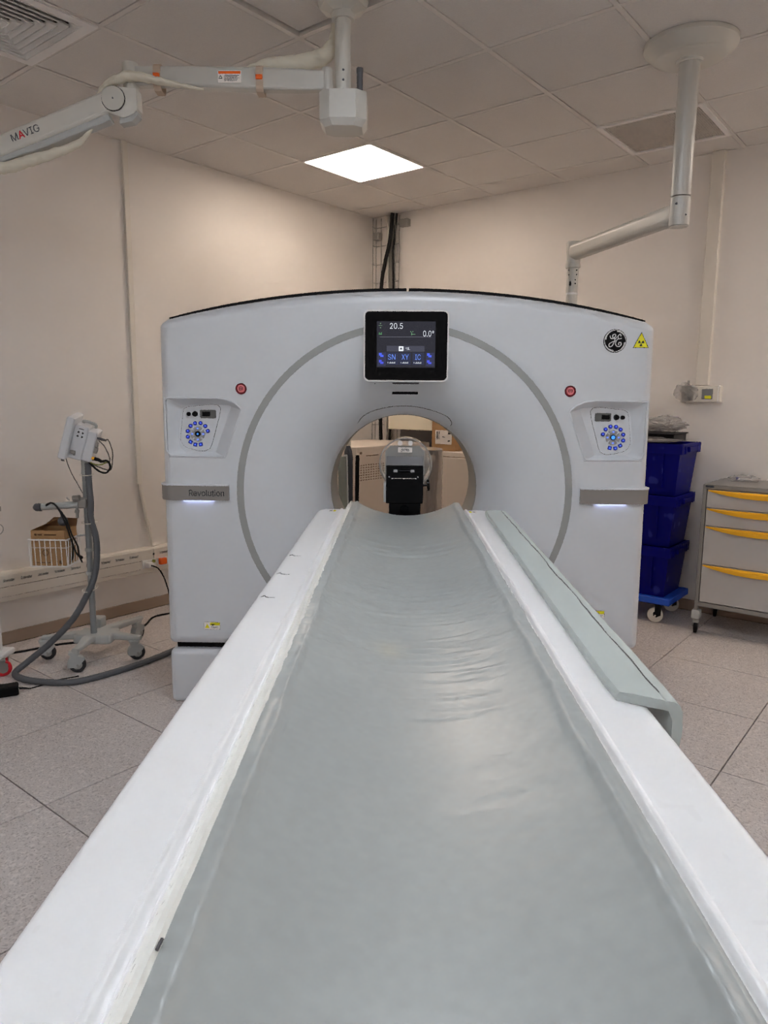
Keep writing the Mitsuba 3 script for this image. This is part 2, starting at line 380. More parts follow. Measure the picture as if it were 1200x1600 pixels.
# vertical trunkings
def vduct(m0f, z0, z1, w, d):
    m = bx(-w/2, w/2, 0, z1-z0, 0, d, 0.003); return mv(m, m0f(z0))
struct('trim_1', vduct(lambda z: wall_left_m(-0.583, z), 0.866, 3.0, 0.036, 0.02), 'm_pvc', label='slim vertical cable duct on the left wall')
struct('trim_2', vduct(lambda z: wall_back_m(1.765, z), 1.54, 3.0, 0.078, 0.045), 'm_pvc', label='vertical cable duct above the wall socket box')
P0 = wall_left_m(-0.583, 0.868, 0.012)[:3, 3]; P1 = wall_left_m(-0.55, 0.75, 0.014)[:3, 3]; P2 = wall_left_m(-0.478, 0.5, 0.02)[:3, 3]; P3 = wall_left_m(-0.462, 0.44, 0.03)[:3, 3]
solo('conduit', tube([P0, P1, P2, P3], 0.012, 10), 'm_pvc', 'pale slanting conduit below the vertical duct on the left wall', 'conduit')

# dado trunking with its printed film and sockets
t = thing('wall_trunking', 'long pale socket trunking along the left wall with a row of printed names', 'trunking')
prof = [(0.0, 0.0), (0.055, 0.0), (0.06, 0.005), (0.06, 0.150), (0.055, 0.162), (0.045, 0.168), (0.0, 0.168)]
def lw(poly, b0, b1, z): # profile (out, up) along the left wall
    out = []
    for b in (b0, b1):
        m = wall_left_m(b, z); out.append([m[:3, 3]+m[:3, 2]*q[0]+m[:3, 1]*q[1] for q in poly])
    return loft(out)
part(t, 'base_profile', lw(prof, B0+0.02, 1.3, 0.268), 'm_pvc', False)
part(t, 'upper_cover', lw([(0.058, 0.0), (0.066, 0.0), (0.066, 0.066), (0.058, 0.07)], B0+0.02, -0.505, 0.358), 'm_pvc', False)
part(t, 'lower_cover', lw([(0.058, 0.0), (0.066, 0.0), (0.066, 0.054), (0.058, 0.054)], B0+0.02, -0.665, 0.300), 'm_pvc', False)
part(t, 'cover_seam', lw([(0.058, 0.0), (0.0612, 0.0), (0.0612, 0.0045), (0.058, 0.0045)], B0+0.02, -0.505, 0.3538), 'm_pvc_seam', False)
part(t, 'cover_seam', lw([(0.058, 0.0), (0.0612, 0.0), (0.0612, 0.003), (0.058, 0.003)], B0+0.02, -0.665, 0.2972), 'm_pvc_seam', False)
part(t, 'upper_cover', lw([(0.058, 0.0), (0.066, 0.0), (0.066, 0.066), (0.058, 0.07)], -0.495, 1.3, 0.358), 'm_pvc', False)
nm = fit(text('Schneider', 0.0155, 0.0006, True), 0.064)
nm_d = mikit.ply(nm, 'm_ink')
for k in range(-2, 11):
    b = -2.09+0.1675*k+ (0.0 if k < 8 else 0.0)
    if b > -0.6: continue
    part(t, 'printed_name', nm_d, at=wall_left_m(b-0.05, 0.386, 0.0662))
part(t, 'printed_name', nm_d, at=wall_left_m(-0.42, 0.386, 0.0662))
for b0, z in ((-0.56, 0.330), (-0.36, 0.330), (-0.16, 0.330)):
    part(t, 'socket_plate', mv(bx(-0.052, 0.052, -0.028, 0.028, 0, 0.008, 0.003), wall_left_m(b0, z, 0.061)), 'm_white')
part(t, 'green_button', mv(cyl((0, 0, 0), (0, 0, 0.012), 0.011, 16), wall_left_m(-0.51, 0.345, 0.067)), 'm_cable_green')
part(t, 'orange_socket', mv(rbx(-0.026, 0.026, -0.022, 0.022, 0, 0.03, 0.006, 1), wall_left_m(-0.40, 0.335, 0.066)), 'm_orange')
part(t, 'round_hole', mv(cyl((0, 0, 0), (0, 0, 0.002), 0.007, 12), wall_left_m(-0.50, 0.392, 0.0665)), 'm_ink')
t = thing('power_plug', 'white plug with a dark flex in the trunking socket beside the scanner', 'plug')
m = wall_left_m(-0.585, 0.328, 0.069)
part(t, 'plug_body', mv(rbx(-0.02, 0.02, -0.018, 0.018, 0, 0.045, 0.008, 1), m), 'm_white')
def LW(b, z, o): q = wall_left_m(b, z, o); return q[:3, 3]
part(t, 'flex', tube([LW(-0.585, 0.328, 0.11), LW(-0.55, 0.31, 0.16), LW(-0.50, 0.24, 0.18), LW(-0.46, 0.12, 0.2), LW(-0.43, 0.012, 0.22), LW(-0.3, 0.008, 0.3), LW(0.1, 0.008, 0.4)], 0.0045, 6), 'm_cable')

# socket box on the back wall
t = thing('wall_socket_box', 'white double wall box with a grey outlet above the blue crates', 'socket box')
part(t, 'body', mv(bx(0, 0.252, 0, 0.108, 0, 0.05, 0.004), wall_back_m(1.55, 1.43)), 'm_pvc')
part(t, 'outlet', mv(bx(-0.034, 0.034, -0.034, 0.034, 0, 0.006, 0.002), wall_back_m(1.835, 1.484, 0.05)), 'm_phantom_grey')
part(t, 'yellow_tag', mv(bx(-0.02, 0.022, -0.012, 0.008, 0, 0.004, 0.001), wall_back_m(1.845, 1.466, 0.056)), 'm_sign_yellow')
part(t, 'end_cap', mv(bx(0, 0.006, -0.002, 0.11, 0, 0.053, 0.002), wall_back_m(1.94, 1.43)), 'm_white')
def crumple(sx, sy, sz, amp, seed, n=3, f=9):
    m = trimesh.creation.icosphere(n, 1.0); v = m.vertices.copy()
    d = meshkit.noise(v*f/3+11, seed)-0.5; d2 = meshkit.noise(v*f+5, seed+1)-0.5
    v *= (1+amp*d+0.5*amp*d2)[:, None]; m.vertices = v*[sx, sy, sz]; return m
t = thing('wrapped_connector', 'grey connector in a clear plastic bag hanging at the wall box', 'connector')
part(t, 'connector', mv(cat_([rbx(-0.034, 0.034, -0.045, 0.05, 0, 0.035, 0.006, 1), cyl((0, -0.01, 0.035), (0, -0.01, 0.06), 0.02, 16), cyl((0, 0.04, 0.02), (0.002, 0.085, 0.015), 0.008, 10)]), wall_back_m(1.635, 1.487, 0.052)), 'm_steel')
part(t, 'plastic_bag', mv(crumple(0.075, 0.060, 0.020, 0.45, 3, 3), tr(0, 0.0, 0.045), wall_back_m(1.63, 1.495, 0.052)), 'm_plastic', False)

# cable tray with cables in the corner
t = thing('cable_tray', 'vertical wire mesh cable tray in the corner of the room', 'cable tray')
def WB(a, z, o): return wall_back_m(a, z, o)[:3, 3]
for a, o in ((-2.93, 0.06), (-2.93, 0.015), (-2.84, 0.012), (-2.72, 0.012), (-2.60, 0.012), (-2.51, 0.012), (-2.51, 0.06)):
    part(t, 'wire', cyl(WB(a, 0.02, o), WB(a, 2.985, o), 0.0035, 6), 'm_steel')
for k in range(19):
    z = 0.12+0.155*k
    part(t, 'rung', tube([WB(-2.93, z, 0.065), WB(-2.93, z, 0.01), WB(-2.72, z, 0.008), WB(-2.51, z, 0.01), WB(-2.51, z, 0.065)], 0.003, 6, 3), 'm_steel')
part(t, 'bracket', mv(bx(-0.03, 0.06, -0.03, 0.03, 0, 0.05, 0.004), wall_back_m(-2.42, 2.91)), 'm_steel')
part(t, 'bracket', mv(bx(-0.03, 0.03, -0.03, 0.03, 0, 0.06, 0.004), wall_back_m(-2.87, 2.83, 0.01)), 'm_steel')
for o_, (pts, r, mt, lb) in enumerate([
    ([(-2.54, 2.99), (-2.56, 2.86), (-2.60, 2.73), (-2.67, 2.59), (-2.73, 2.41), (-2.76, 2.0), (-2.74, 1.4), (-2.72, 1.0), (-2.70, 0.3)], 0.016, 'm_cable', 'thick black cable crossing the cable tray'),
    ([(-2.50, 2.99), (-2.535, 2.8), (-2.565, 2.67), (-2.55, 2.4), (-2.55, 1.6), (-2.60, 1.0), (-2.56, 0.3)], 0.009, 'm_cable', 'thin black cable hanging straight down the cable tray'),
    ([(-2.73, 2.99), (-2.685, 2.86), (-2.692, 2.45), (-2.70, 1.5), (-2.70, 0.3)], 0.012, 'm_pvc', 'pale cable along the middle of the cable tray'),
    ([(-2.63, 2.99), (-2.63, 2.6), (-2.625, 2.0), (-2.63, 1.5), (-2.63, 0.3)], 0.016, 'm_cable_grey', 'brownish grey cable in the cable tray')]):
    solo('tray_cable', tube([WB(a, z, (0.085, 0.055, 0.030, 0.030)[o_]) for a, z in pts], r, 8), mt, lb, 'cable')

# ================================================================== SCANNER
g = thing('ct_scanner', 'large white ring-shaped CT scanner with arched top and round bore', 'CT scanner')
ZC = 1.012; FY = 3.25; BY = 4.18
arc = [(x, 1.905-0.128*(x/1.06)**2) for x in np.linspace(-1.05, 1.05, 41)]
out = Polygon([(-1.098, 0.29), (1.098, 0.29), (1.088, 1.74)]+[(1.086, 1.755)]+arc[::-1]+[(-1.086, 1.755), (-1.088, 1.74)]).convex_hull
out = out.buffer(-0.03).buffer(0.03, quad_segs=8)
pts = []
for r, base, sgn in ((0.05, FY, 1), (0.06, BY, -1)):
    for th_ in np.linspace(0, math.pi/2, 7):
        o = out.buffer(-(r*(1-math.sin(th_))), quad_segs=8); c = np.array(o.exterior.coords)
        pts.append(np.stack([c[:, 0], np.full(len(c), base+sgn*r*(1-math.cos(th_))), c[:, 1]], 1))
body = man(hull(np.vstack(pts)))
body -= man(lathe([(0.795, -0.02), (0.7949, 0.0), (0.757, 0.012), (0.757, 1.2)], 96, (0, FY, ZC), 'y'))
niche_out = [(-1.067, 1.423), (-1.060, 1.431), (-0.839, 1.433), (-0.792, 1.426), (-0.759, 1.412), (-0.730, 1.387), (-0.771, 1.272), (-0.802, 1.186), (-0.814, 1.176), (-1.044, 1.178), (-1.058, 1.190), (-1.065, 1.209)]
niche_in = [(-1.008, 1.388), (-0.986, 1.401), (-0.873, 1.409), (-0.787, 1.404), (-0.783, 1.397), (-0.858, 1.193), (-0.993, 1.193), (-1.015, 1.207), (-1.026, 1.253)]
plate = [(-1.000, 1.369), (-0.996, 1.385), (-0.979, 1.396), (-0.872, 1.406), (-0.843, 1.404), (-0.831, 1.390), (-0.837, 1.355), (-0.874, 1.229), (-0.885, 1.207), (-0.908, 1.198), (-0.937, 1.199), (-0.991, 1.213), (-1.007, 1.228), (-1.016, 1.249)]
btn = [(-0.947, 1.322), (-0.922, 1.323), (-0.901, 1.310), (-0.890, 1.288), (-0.968, 1.310), (-0.981, 1.287), (-0.982, 1.261)]
sq = [(-0.970, 1.238), (-0.949, 1.226), (-0.924, 1.227)]
NY = 3.296
for s in (1, -1):
    a = [(s*x*1.0, z) for x, z in niche_out]; b = [(s*x, z) for x, z in niche_in]
    ctr = np.mean(a, 0); a2 = [tuple(ctr+(np.array(q)-ctr)*1.06) for q in a]
    rings = [[(x, FY-0.02, z) for x, z in a2], [(x, FY+0.0005, z) for x, z in a], [(x, NY, z) for x, z in b]]
    body -= man(hull(np.vstack([rings[1], rings[2], [(x, FY-0.03, z) for x, z in a]])))
part(g, 'body_cover', mman(body), 'm_gantry', 25)
for s in (1, -1):
    rim = np.array(Polygon([(s*x, z) for x, z in niche_out]).buffer(-0.010).buffer(0.0125, quad_segs=5).exterior.coords)[:-1]
    rim = rim[np.r_[0:len(rim), 0]]
    part(g, 'niche_rim', tube([(x, FY-0.0005, z) for x, z in rim], 0.0042, 8, 2), 'm_gantry', 60)
# ring and bore funnel
part(g, 'trim_ring', lathe([(0.727, 0.010), (0.7575, 0.010), (0.7575, 0.035), (0.727, 0.035)], 128, (0, FY, ZC), 'y', closed=True), 'm_ring', 40)
FR = [0.727, 0.66, 0.60, 0.54, 0.48, 0.43, 0.39, 0.365, 0.354]; FYs = [0.013, 0.021, 0.036, 0.06, 0.095, 0.135, 0.18, 0.22, 0.26]
def funnel_y(r): return FY+float(np.interp(r, FR[::-1], FYs[::-1]))
def dens(xs, ys):
    from scipy.interpolate import PchipInterpolator
    f = PchipInterpolator(ys, xs); yy = np.linspace(ys[0], ys[-1], 40); return [(float(f(y)), float(y)) for y in yy]
fun = dens(FR, FYs)
part(g, 'bore_funnel', lathe(fun+[(0.372, 0.26), (0.75, 0.06), (0.75, 0.016)], 128, (0, FY, ZC), 'y', closed=True), 'm_gantry', 35)
part(g, 'bore_seal', lathe([(0.3535, 0.262), (0.351, 0.266), (0.3535, 0.270), (0.372, 0.270), (0.372, 0.262)], 96, (0, FY, ZC), 'y', closed=True), 'm_ring', 35)
part(g, 'bore_liner', lathe([(0.353, 0.272), (0.350, 0.30), (0.350, 0.60), (0.353, 0.64), (0.372, 0.64), (0.372, 0.272)], 96, (0, FY, ZC), 'y', closed=True), 'm_liner', 35)
rear = [(0.356, 0.642), (0.39, 0.70), (0.46, 0.79), (0.58, 0.87), (0.74, 0.92)]
part(g, 'rear_funnel', lathe(rear+[(0.75, 0.92), (0.75, 0.80), (0.40, 0.642)], 96, (0, FY, ZC), 'y', closed=True), 'm_gantry', 35)
# dark lid along the arched top, in two halves
def lid(x0, x1):
    xs = np.linspace(x0, x1, 24); z = [1.905-0.128*(x/1.06)**2 for x in xs]
    pol = [(x, q-0.004) for x, q in zip(xs, z)]+[(x, q+0.012-0.006*(abs(x)/1.06)**6) for x, q in list(zip(xs, z))[::-1]]
    return prof_y(pol, FY+0.045, BY-0.03)
part(g, 'top_lid', lid(-1.048, 0.002), 'm_black'); part(g, 'top_lid', lid(0.012, 1.05), 'm_black')
part(g, 'lower_base', rbx(-1.095, 1.095, FY+0.016, BY-0.03, 0.0, 0.262, 0.025), 'm_gantry', 40)
part(g, 'plinth_gap', bx(-1.07, 1.07, FY+0.06, BY-0.06, 0.25, 0.31), 'm_black', False)
# side bands with a soft light under them
plan = sbox(-1.095, FY, 1.095, BY).buffer(-0.05).buffer(0.05, quad_segs=10)
for s in (-1, 1):
    clip = sbox(-1.3, 3.0, -0.79, 4.1) if s < 0 else sbox(0.79, 3.0, 1.3, 4.1)
    pl = plan.buffer(0.014, quad_segs=10).intersection(clip).difference(plan.buffer(-0.01))
    bd = extr(pl, 0.066, 0.978 if s < 0 else 0.979)
    bk = part(g, 'side_band', bd, 'm_band', 30)
    pl2 = plan.buffer(0.017, quad_segs=10).intersection(clip).difference(plan.buffer(-0.01))
    part(g, 'band_edge', extr(pl2, 0.006, 1.044), 'm_gantry', 30)
    part(g, 'night_light', bx(min(s*0.86, s*1.0), max(s*0.86, s*1.0), FY-0.0105, FY-0.0035, 0.9776 if s < 0 else 0.9786, 0.9790), 'm_white', False, glow=GLOW((185, 200, 255), 9.0))
part(g, 'model_lettering', mv(fit(text('Revolution', 0.0275, 0.0012), 0.158), face_m(-0.969, FY-0.0142, 0.998)), 'm_ink', False)
# screen
scr = part(g, 'screen_housing', mv(extr(rrect(0.369, 0.304, 0.022), 0.05), face_m(0.002, FY+0.03, 1.665)), 'm_white', 35)
part(g, 'screen_bezel', mv(extr(rrect(0.356, 0.291, 0.018), 0.004), face_m(0.002, FY-0.0195, 1.665)), 'm_black_gloss', 35)
SY = FY-0.0240
def SX(px): return -0.1815+(px-569.3)/(701.3-569.3)*0.367
def SZ(py): return 1.8145-(py-486.3)/(596.0-486.3)*0.301
x0, x1, z0, z1 = SX(589.4), SX(680.9), SZ(574.2), SZ(502.8)
part(g, 'display', bx(x0, x1, SY-0.0006, SY+0.001, z0, z1), 'm_black', False, glow=GLOW((46, 46, 54), 1.0))
def glyph(mesh, px, py, c, k=1.0, name='display_text', kk=0.0008): # px, py in the photograph's screen layout
    part(g, name, mv(mesh, face_m(SX(px), SY-kk, SZ(py))), 'm_black', False, glow=GLOW(c, k))
W_ = (232, 238, 245); B_ = (112, 150, 255)
glyph(fit(text('20.5', 0.0240, 0.0006), 0.056), 609.8, 514.4, W_); glyph(fit(text('0.0°', 0.0240, 0.0006), 0.047), 661.5, 525.8, W_)
glyph(fit(text('SN', 0.0225, 0.0006), 0.032), 607.3, 562.0, B_); glyph(fit(text('XY', 0.0225, 0.0006), 0.030), 628.6, 562.0, B_); glyph(fit(text('IC', 0.0225, 0.0006), 0.024), 649.6, 562.0, B_)
for px in (606.6, 627.0, 647.4):
    glyph(cat_([mv(bx(0, 0.003, 0.001, 0.006, 0, 0.0005), tr(0, 0, 0))]+[mv(bx(0, 0.0035, 0, 0.004+0.003*(k % 2), 0, 0.0005), tr(0.007+0.0045*k, 0, 0)) for k in range(6)]), px, 568.0, W_, 0.7, 'display_icon')
def rect_px(a, b, c_, d, col, k=1.0, kk=0.0007): part(g, 'display_icon', bx(SX(a), SX(c_), SY-kk-0.0003, SY-kk, SZ(d), SZ(b)), 'm_black', False, glow=GLOW(col, k))
rect_px(594, 526.6, 674, 527.2, (120, 120, 132)); rect_px(605, 540.6, 664, 549.5, (72, 73, 86), 1.0, 0.0007)
for a in (605.2, 624.5, 645.5): rect_px(a, 551.0, a+18.3, 570.0, (50, 54, 76), 1.0, 0.0006)
for a in (591, 666.5): rect_px(a, 551.0, a+13, 572, (56, 58, 86), 1.0, 0.0006)
glyph(extr(rrect(0.021, 0.021, 0.003).difference(Polygon([(-0.006, -0.003), (0.006, -0.003), (0, 0.006)])), 0.0005), 627.5, 545.0, (236, 240, 244), 1.0, 'display_icon', 0.0012)
glyph(cat_([bx(0, 0.012, 0.001, 0.004, 0, 0.0005), bx(0.004, 0.02, -0.005, -0.003, 0, 0.0005), bx(0.011, 0.015, -0.004, 0.006, 0, 0.0005)]), 634.5, 545.0, (200, 205, 215), 0.9, 'display_icon', 0.0012)
for py, col in ((554.8, (86, 110, 255)), (565.5, (84, 96, 236))):
    for px in (593.0, 668.0):
        glyph(cat_([bx(0, 0.012, 0.0, 0.011, 0, 0.0005), bx(0.006, 0.020, -0.006, 0.003, 0, 0.0005)]), px, py+1, col, 0.9, 'display_icon', 0.0012)
glyph(cat_([bx(0, 0.016, -0.001, 0.001, 0, 0.0005), mv(cyl((0, 0, 0), (0, 0, 0.0005), 0.0025, 10), tr(0.008, 0.009, 0)), mv(cyl((0, 0, 0), (0, 0, 0.0005), 0.0025, 10), tr(0.008, -0.009, 0))]), 592.3, 509.6, (150, 190, 150), 0.6, 'display_icon')
glyph(cat_([bx(0, 0.014, -0.002, 0.001, 0, 0.0005), bx(0.001, 0.004, 0.003, 0.007, 0, 0.0005), bx(0.010, 0.013, 0.003, 0.007, 0, 0.0005)]), 592.5, 522.5, (120, 200, 130), 0.7, 'display_icon')
glyph(cat_([bx(0, 0.003, 0.006, 0.010, 0, 0.0005), bx(0.010, 0.013, 0.006, 0.010, 0, 0.0005), mv(bx(0, 0.018, -0.001, 0.001, 0, 0.0005), tr(0.004, -0.003, 0)), mv(bx(-0.001, 0.001, -0.008, 0.006, 0, 0.0005), tr(0.006, 0, 0))]), 641.5, 521.5, (140, 200, 150), 0.7, 'display_icon')
# slots and groove on the funnel
def on_funnel(x, z, off=0.0): return np.array([x, funnel_y(math.hypot(x, z-ZC))-off, z])
def slot(xa, xb, za, zb, mat, name):
    xs = np.linspace(xa, xb, 9); rings = []
    for x in xs:
        q = [on_funnel(x, za, 0.004), on_funnel(x, zb, 0.004), on_funnel(x, zb, -0.004), on_funnel(x, za, -0.004)]; rings.append(q)
    part(g, name, loft(rings), mat, False)
slot(-0.056, 0.063, 1.504, 1.511, 'm_dark_grey', 'speaker_slot'); slot(-0.057, 0.060, 1.459, 1.470, 'm_black', 'camera_slot')
part(g, 'indicator', mv(trimesh.creation.icosphere(1, 0.003), tr(*on_funnel(-0.135, 1.506))), 'm_ink')
cres = [(-0.219, 1.324), (-0.200, 1.350), (-0.174, 1.370), (-0.135, 1.386), (-0.070, 1.401), (-0.006, 1.406), (0.059, 1.402), (0.124, 1.388), (0.169, 1.373), (0.202, 1.357), (0.222, 1.331), (0.219, 1.315), (0.205, 1.303)]
part(g, 'laser_window_groove', tube([on_funnel(x, z, 0.0004) for x, z in cres], 0.0020, 6, 5), 'm_groove')
# control panels
for s in (1, -1):
    p_ = part(g, 'control_panel', mv(extr(Polygon([(s*x, z) for x, z in plate]).buffer(-0.004).buffer(0.004, quad_segs=6), 0.004), face_m(0, NY+0.001, 0)), 'm_gantry', 30)
    part(g, 'panel_seam', mv(extr(Polygon([(s*x, z) for x, z in plate]).buffer(0.0018, quad_segs=6), 0.0008), face_m(0, NY+0.0002, 0)), 'm_groove', 30)
    F = NY-0.003
    for x, z in btn:
        part(p_, 'button', mv(cyl((0, 0, 0), (0, 0, 0.004), 0.0092, 18), face_m(s*x, F, z)), 'm_key_blue')
        part(p_, 'button_lamp', mv(bx(-0.003, 0.003, -0.002, 0.004, 0, 0.0006), face_m(s*x, F-0.0041, z)), 'm_black', False, glow=GLOW((70, 100, 255), 1.2))
    for k, (x, z) in enumerate(sq):
        m = face_m(s*x, F, z)@rot([0, 0, 1], (-30, -12, 10)[k]*s)
        part(p_, 'arrow_key', mv(bx(-0.009, 0.009, -0.0085, 0.0085, 0, 0.004, 0.002), m), 'm_key_blue')
        part(p_, 'button_lamp', mv(extr(Polygon([(-0.005, -0.003), (0.005, -0.003), (0, 0.005)]), 0.0006), m@tr(0, 0, 0.0041)), 'm_black', False, glow=GLOW((70, 110, 255), 1.3))
    cx, cz = s*-0.936, 1.274
    for q in range(4):
        a0 = math.radians(90*q+7), math.radians(90*q+83)
        aa = np.linspace(a0[0]-math.pi/4, a0[1]-math.pi/4, 10)
        sec = Polygon([(0.033*math.cos(v), 0.033*math.sin(v)) for v in aa]+[(0.015*math.cos(v), 0.015*math.sin(v)) for v in aa[::-1]])
        part(p_, 'direction_key', mv(extr(sec, 0.004), face_m(cx, F, cz)), 'm_key_grey')
        v = math.pi/2*q
        part(p_, 'button_lamp', mv(bx(-0.005, 0.005, -0.004, 0.004, 0, 0.0006), face_m(cx+0.025*math.cos(v), F-0.0041, cz+0.025*math.sin(v))), 'm_black', False, glow=GLOW((120, 150, 255), 0.9))
    part(p_, 'centre_button', mv(cyl((0, 0, 0), (0, 0, 0.005), 0.0125, 20), face_m(cx, F, cz)), 'm_black_gloss')
    part(p_, 'button_lamp', mv(cyl((0, 0, 0), (0, 0, 0.0006), 0.005 if s > 0 else 0.009, 14), face_m(cx, F-0.0051, cz)), 'm_black', False, glow=GLOW((70, 150, 255), 0.8 if s > 0 else 1.3))
    part(p_, 'knob', mv(cyl((0, 0, 0), (0, 0, 0.012), 0.0125, 20, 0.011), face_m(s*-0.946, F, 1.364)), 'm_black')
    part(p_, 'knob', mv(cyl((0, 0, 0), (0, 0, 0.010), 0.0095, 18, 0.0085), face_m(s*-0.974, F, 1.3635)), 'm_black')
    dk = part(p_, 'small_display', mv(extr(rrect(0.072, 0.037, 0.005), 0.003), face_m(s*-0.8865, F, 1.364)), 'm_lens')
    part(p_, 'display_window', mv(bx(-0.018, 0.018, -0.01, 0.01, 0, 0.001), face_m(s*-0.8865-0.008 if s > 0 else 0.8865+0.012, F-0.003, 1.364)), 'm_black_gloss', False)
# emergency buttons, emblem, signs
for s in (-1, 1):
    e = part(g, 'emergency_button', lathe([(0.0, 0.003), (0.0225, 0.003), (0.0245, 0.0), (0.0245, 0.012), (0.0, 0.012)], 28, (s*0.7255, FY-0.004, 1.477), 'y'), 'm_dark_red')
    part(e, 'button_cap', mv(cyl((0, 0, 0), (0, 0, 0.006), 0.0175, 24, 0.015), face_m(s*0.7255, FY-0.001, 1.477)), 'm_red_pale')
    part(e, 'arrow_print', mv(strokes([[(-0.009, -0.003), (-0.007, 0.006), (0, 0.009), (0.007, 0.006), (0.009, -0.003)], [(-0.004, -0.008), (-0.004, 0.001), (0.004, 0.001), (0.004, -0.008)]], 0.0028, 0.0008), face_m(s*0.7255, FY-0.0068, 1.477)), 'm_dark_red', False)
em = part(g, 'emblem', mv(cyl((0, 0, 0), (0, 0, 0.004), 0.0495, 48), face_m(0.909, FY+0.001, 1.694)), 'm_black_gloss')
U = 0.0495/180
def gp(l): return [((x-420)*U, -(y-425)*U) for x, y in l]
mono = [gp([(338, 348), (345, 380), (372, 390), (405, 372), (424, 343), (410, 324), (385, 330), (376, 356), (390, 385), (425, 385), (440, 365)]), gp([(405, 372), (412, 410), (398, 460), (372, 505), (340, 515), (324, 492), (342, 460), (385, 440), (425, 425)]),
        gp([(507, 352), (500, 326), (478, 328), (462, 352), (468, 384), (492, 392)]), gp([(492, 392), (456, 398), (432, 440), (430, 480), (452, 508), (490, 510), (516, 485), (512, 455), (490, 446), (474, 462), (480, 482)]),
        gp([(492, 392), (515, 385)])]
part(em, 'monogram', mv(strokes(mono, 0.0042, 0.001), face_m(0.909, FY-0.003, 1.694)), 'm_chrome', False)
part(em, 'rim', mv(extr(Point(0, 0).buffer(0.0475, quad_segs=20).difference(Point(0, 0).buffer(0.0455, quad_segs=20)), 0.001), face_m(0.909, FY-0.003, 1.694)), 'm_chrome', False)
for q in range(4):
    aa = np.radians(np.linspace(95+90*q, 172+90*q, 14)); w = np.linspace(0.0008, 0.0062, 14)
    sw = Polygon([(0.0452*math.cos(a), 0.0452*math.sin(a)) for a in aa]+[((0.0452-w_)*math.cos(a), (0.0452-w_)*math.sin(a)) for a, w_ in list(zip(aa, w))[::-1]])
    part(em, 'swirl', mv(extr(sw, 0.001), face_m(0.909, FY-0.003, 1.694)), 'm_chrome', False)
sg = part(g, 'radiation_sign', mv(extr(Polygon([(0, 0.044), (-0.035, -0.024), (0.034, -0.024)]), 0.0006), face_m(1.0225, FY-0.0002, 1.689)), 'm_ink', False)
part(sg, 'yellow_face', mv(extr(Polygon([(0, 0.044), (-0.035, -0.024), (0.034, -0.024)]).buffer(-0.0022, join_style=2), 0.0004), face_m(1.0225, FY-0.0008, 1.689)), 'm_sign_yellow', False)
tf = [Point(0, 0).buffer(0.0018)]+[Polygon([(0.0035*math.cos(a), 0.0035*math.sin(a)) for a in np.radians(np.linspace(d-30, d+30, 8))]+[(0.013*math.cos(a), 0.013*math.sin(a)) for a in np.radians(np.linspace(d+30, d-30, 8))]) for d in (30, 150, 270)]
part(sg, 'trefoil', mv(extr(unary_union(tf), 0.0004), face_m(1.0225, FY-0.0012, 1.685)), 'm_ink', False)
def warn_label(x, z, w, h):
    k = part(g, 'warning_label', mv(bx(-w/2, w/2, -h/2, h/2, 0, 0.0006), face_m(x, FY-0.0002, z)), 'm_ink', False)
    part(k, 'label_face', mv(bx(-w/2+0.001, w/2-0.001, -h/2+0.001, h/2-0.001, 0, 0.0003), face_m(x, FY-0.0008, z)), 'm_paper', False)
    part(k, 'yellow_strip', mv(bx(-w*0.12, w/2-0.002, 0.002, h/2-0.002, 0, 0.0003), face_m(x, FY-0.0011, z)), 'm_sign_yellow', False)
    part(k, 'warning_triangle', mv(extr(Polygon([(-0.011, -0.011), (0.011, -0.011), (0, 0.010)]), 0.0003), face_m(x-w*0.3, FY-0.0011, z)), 'm_sign_yellow', False)
    part(k, 'print_lines', mv(cat_([bx(-w*0.1, w*0.12, 0.005, 0.009, 0, 0.0003), bx(-0.002, 0.002, 0.0, 0.006, 0, 0.0003), bx(-w*0.1, w*0.36, -0.005, -0.0035, 0, 0.0003), bx(-w*0.1, w*0.3, -0.010, -0.0085, 0, 0.0003)]), face_m(x+w*0.04, FY-0.0014, z)), 'm_ink', False)
warn_label(-0.886, 0.386, 0.076, 0.037); warn_label(0.892, 0.464, 0.076, 0.037)

# ================================================================== PATIENT TABLE
tb = thing('scanner_table', 'long white patient table leading into the scanner bore', 'scanner table')
RZ = 0.952; TY0, TY1 = -0.75, 3.20
prof = [(-0.383, 0.845), (-0.384, 0.930), (-0.380, 0.943), (-0.372, 0.9495), (-0.362, 0.9515), (-0.352, 0.9510), (-0.344, 0.9520), (-0.300, 0.9520), (-0.2835, 0.9515), (-0.2795, 0.9555), (-0.2755, 0.9572), (-0.2715, 0.9560), (-0.2680, 0.9515), (-0.2640, 0.9505), (-0.2615, 0.9530), (-0.2595, 0.9520), (-0.2590, 0.930), (-0.2590, 0.845)]
def rail_mesh(s):
    p = [(s*x, z) for x, z in prof]; ys = [TY0, TY0+0.01, 1.0, TY1-0.012, TY1]; out_ = []
    for k, y in enumerate(ys):
        d = 0.010 if k in (0, 4) else 0.0
        q = np.array([(x, y-(0.05*max(0, (abs(x)-0.345))/0.04 if y > 3 else 0), z-(d*0.6 if z > 0.94 else 0)) for x, z in p]); out_.append(q)
    return loft(out_)
for s in (-1, 1):
    part(tb, 'side_rail', rail_mesh(s), 'm_rail', 40)
XC, HW = 0.010, 0.2425
def zm(x): return 0.910+0.072*((np.asarray(x)-XC)/HW)**2
xs = np.linspace(-0.2, 0.2, 25)
cr = [(-0.2604, 0.900), (-0.2604, 0.951), (-0.252, 0.962), (-0.244, 0.9735), (-0.236, 0.9765), (-0.229, 0.968)]
top = cr+[(x, zm(x)-0.016) for x in xs]+[(-x-0.0002, z if x < -0.258 else z-0.014) for x, z in cr[::-1]]
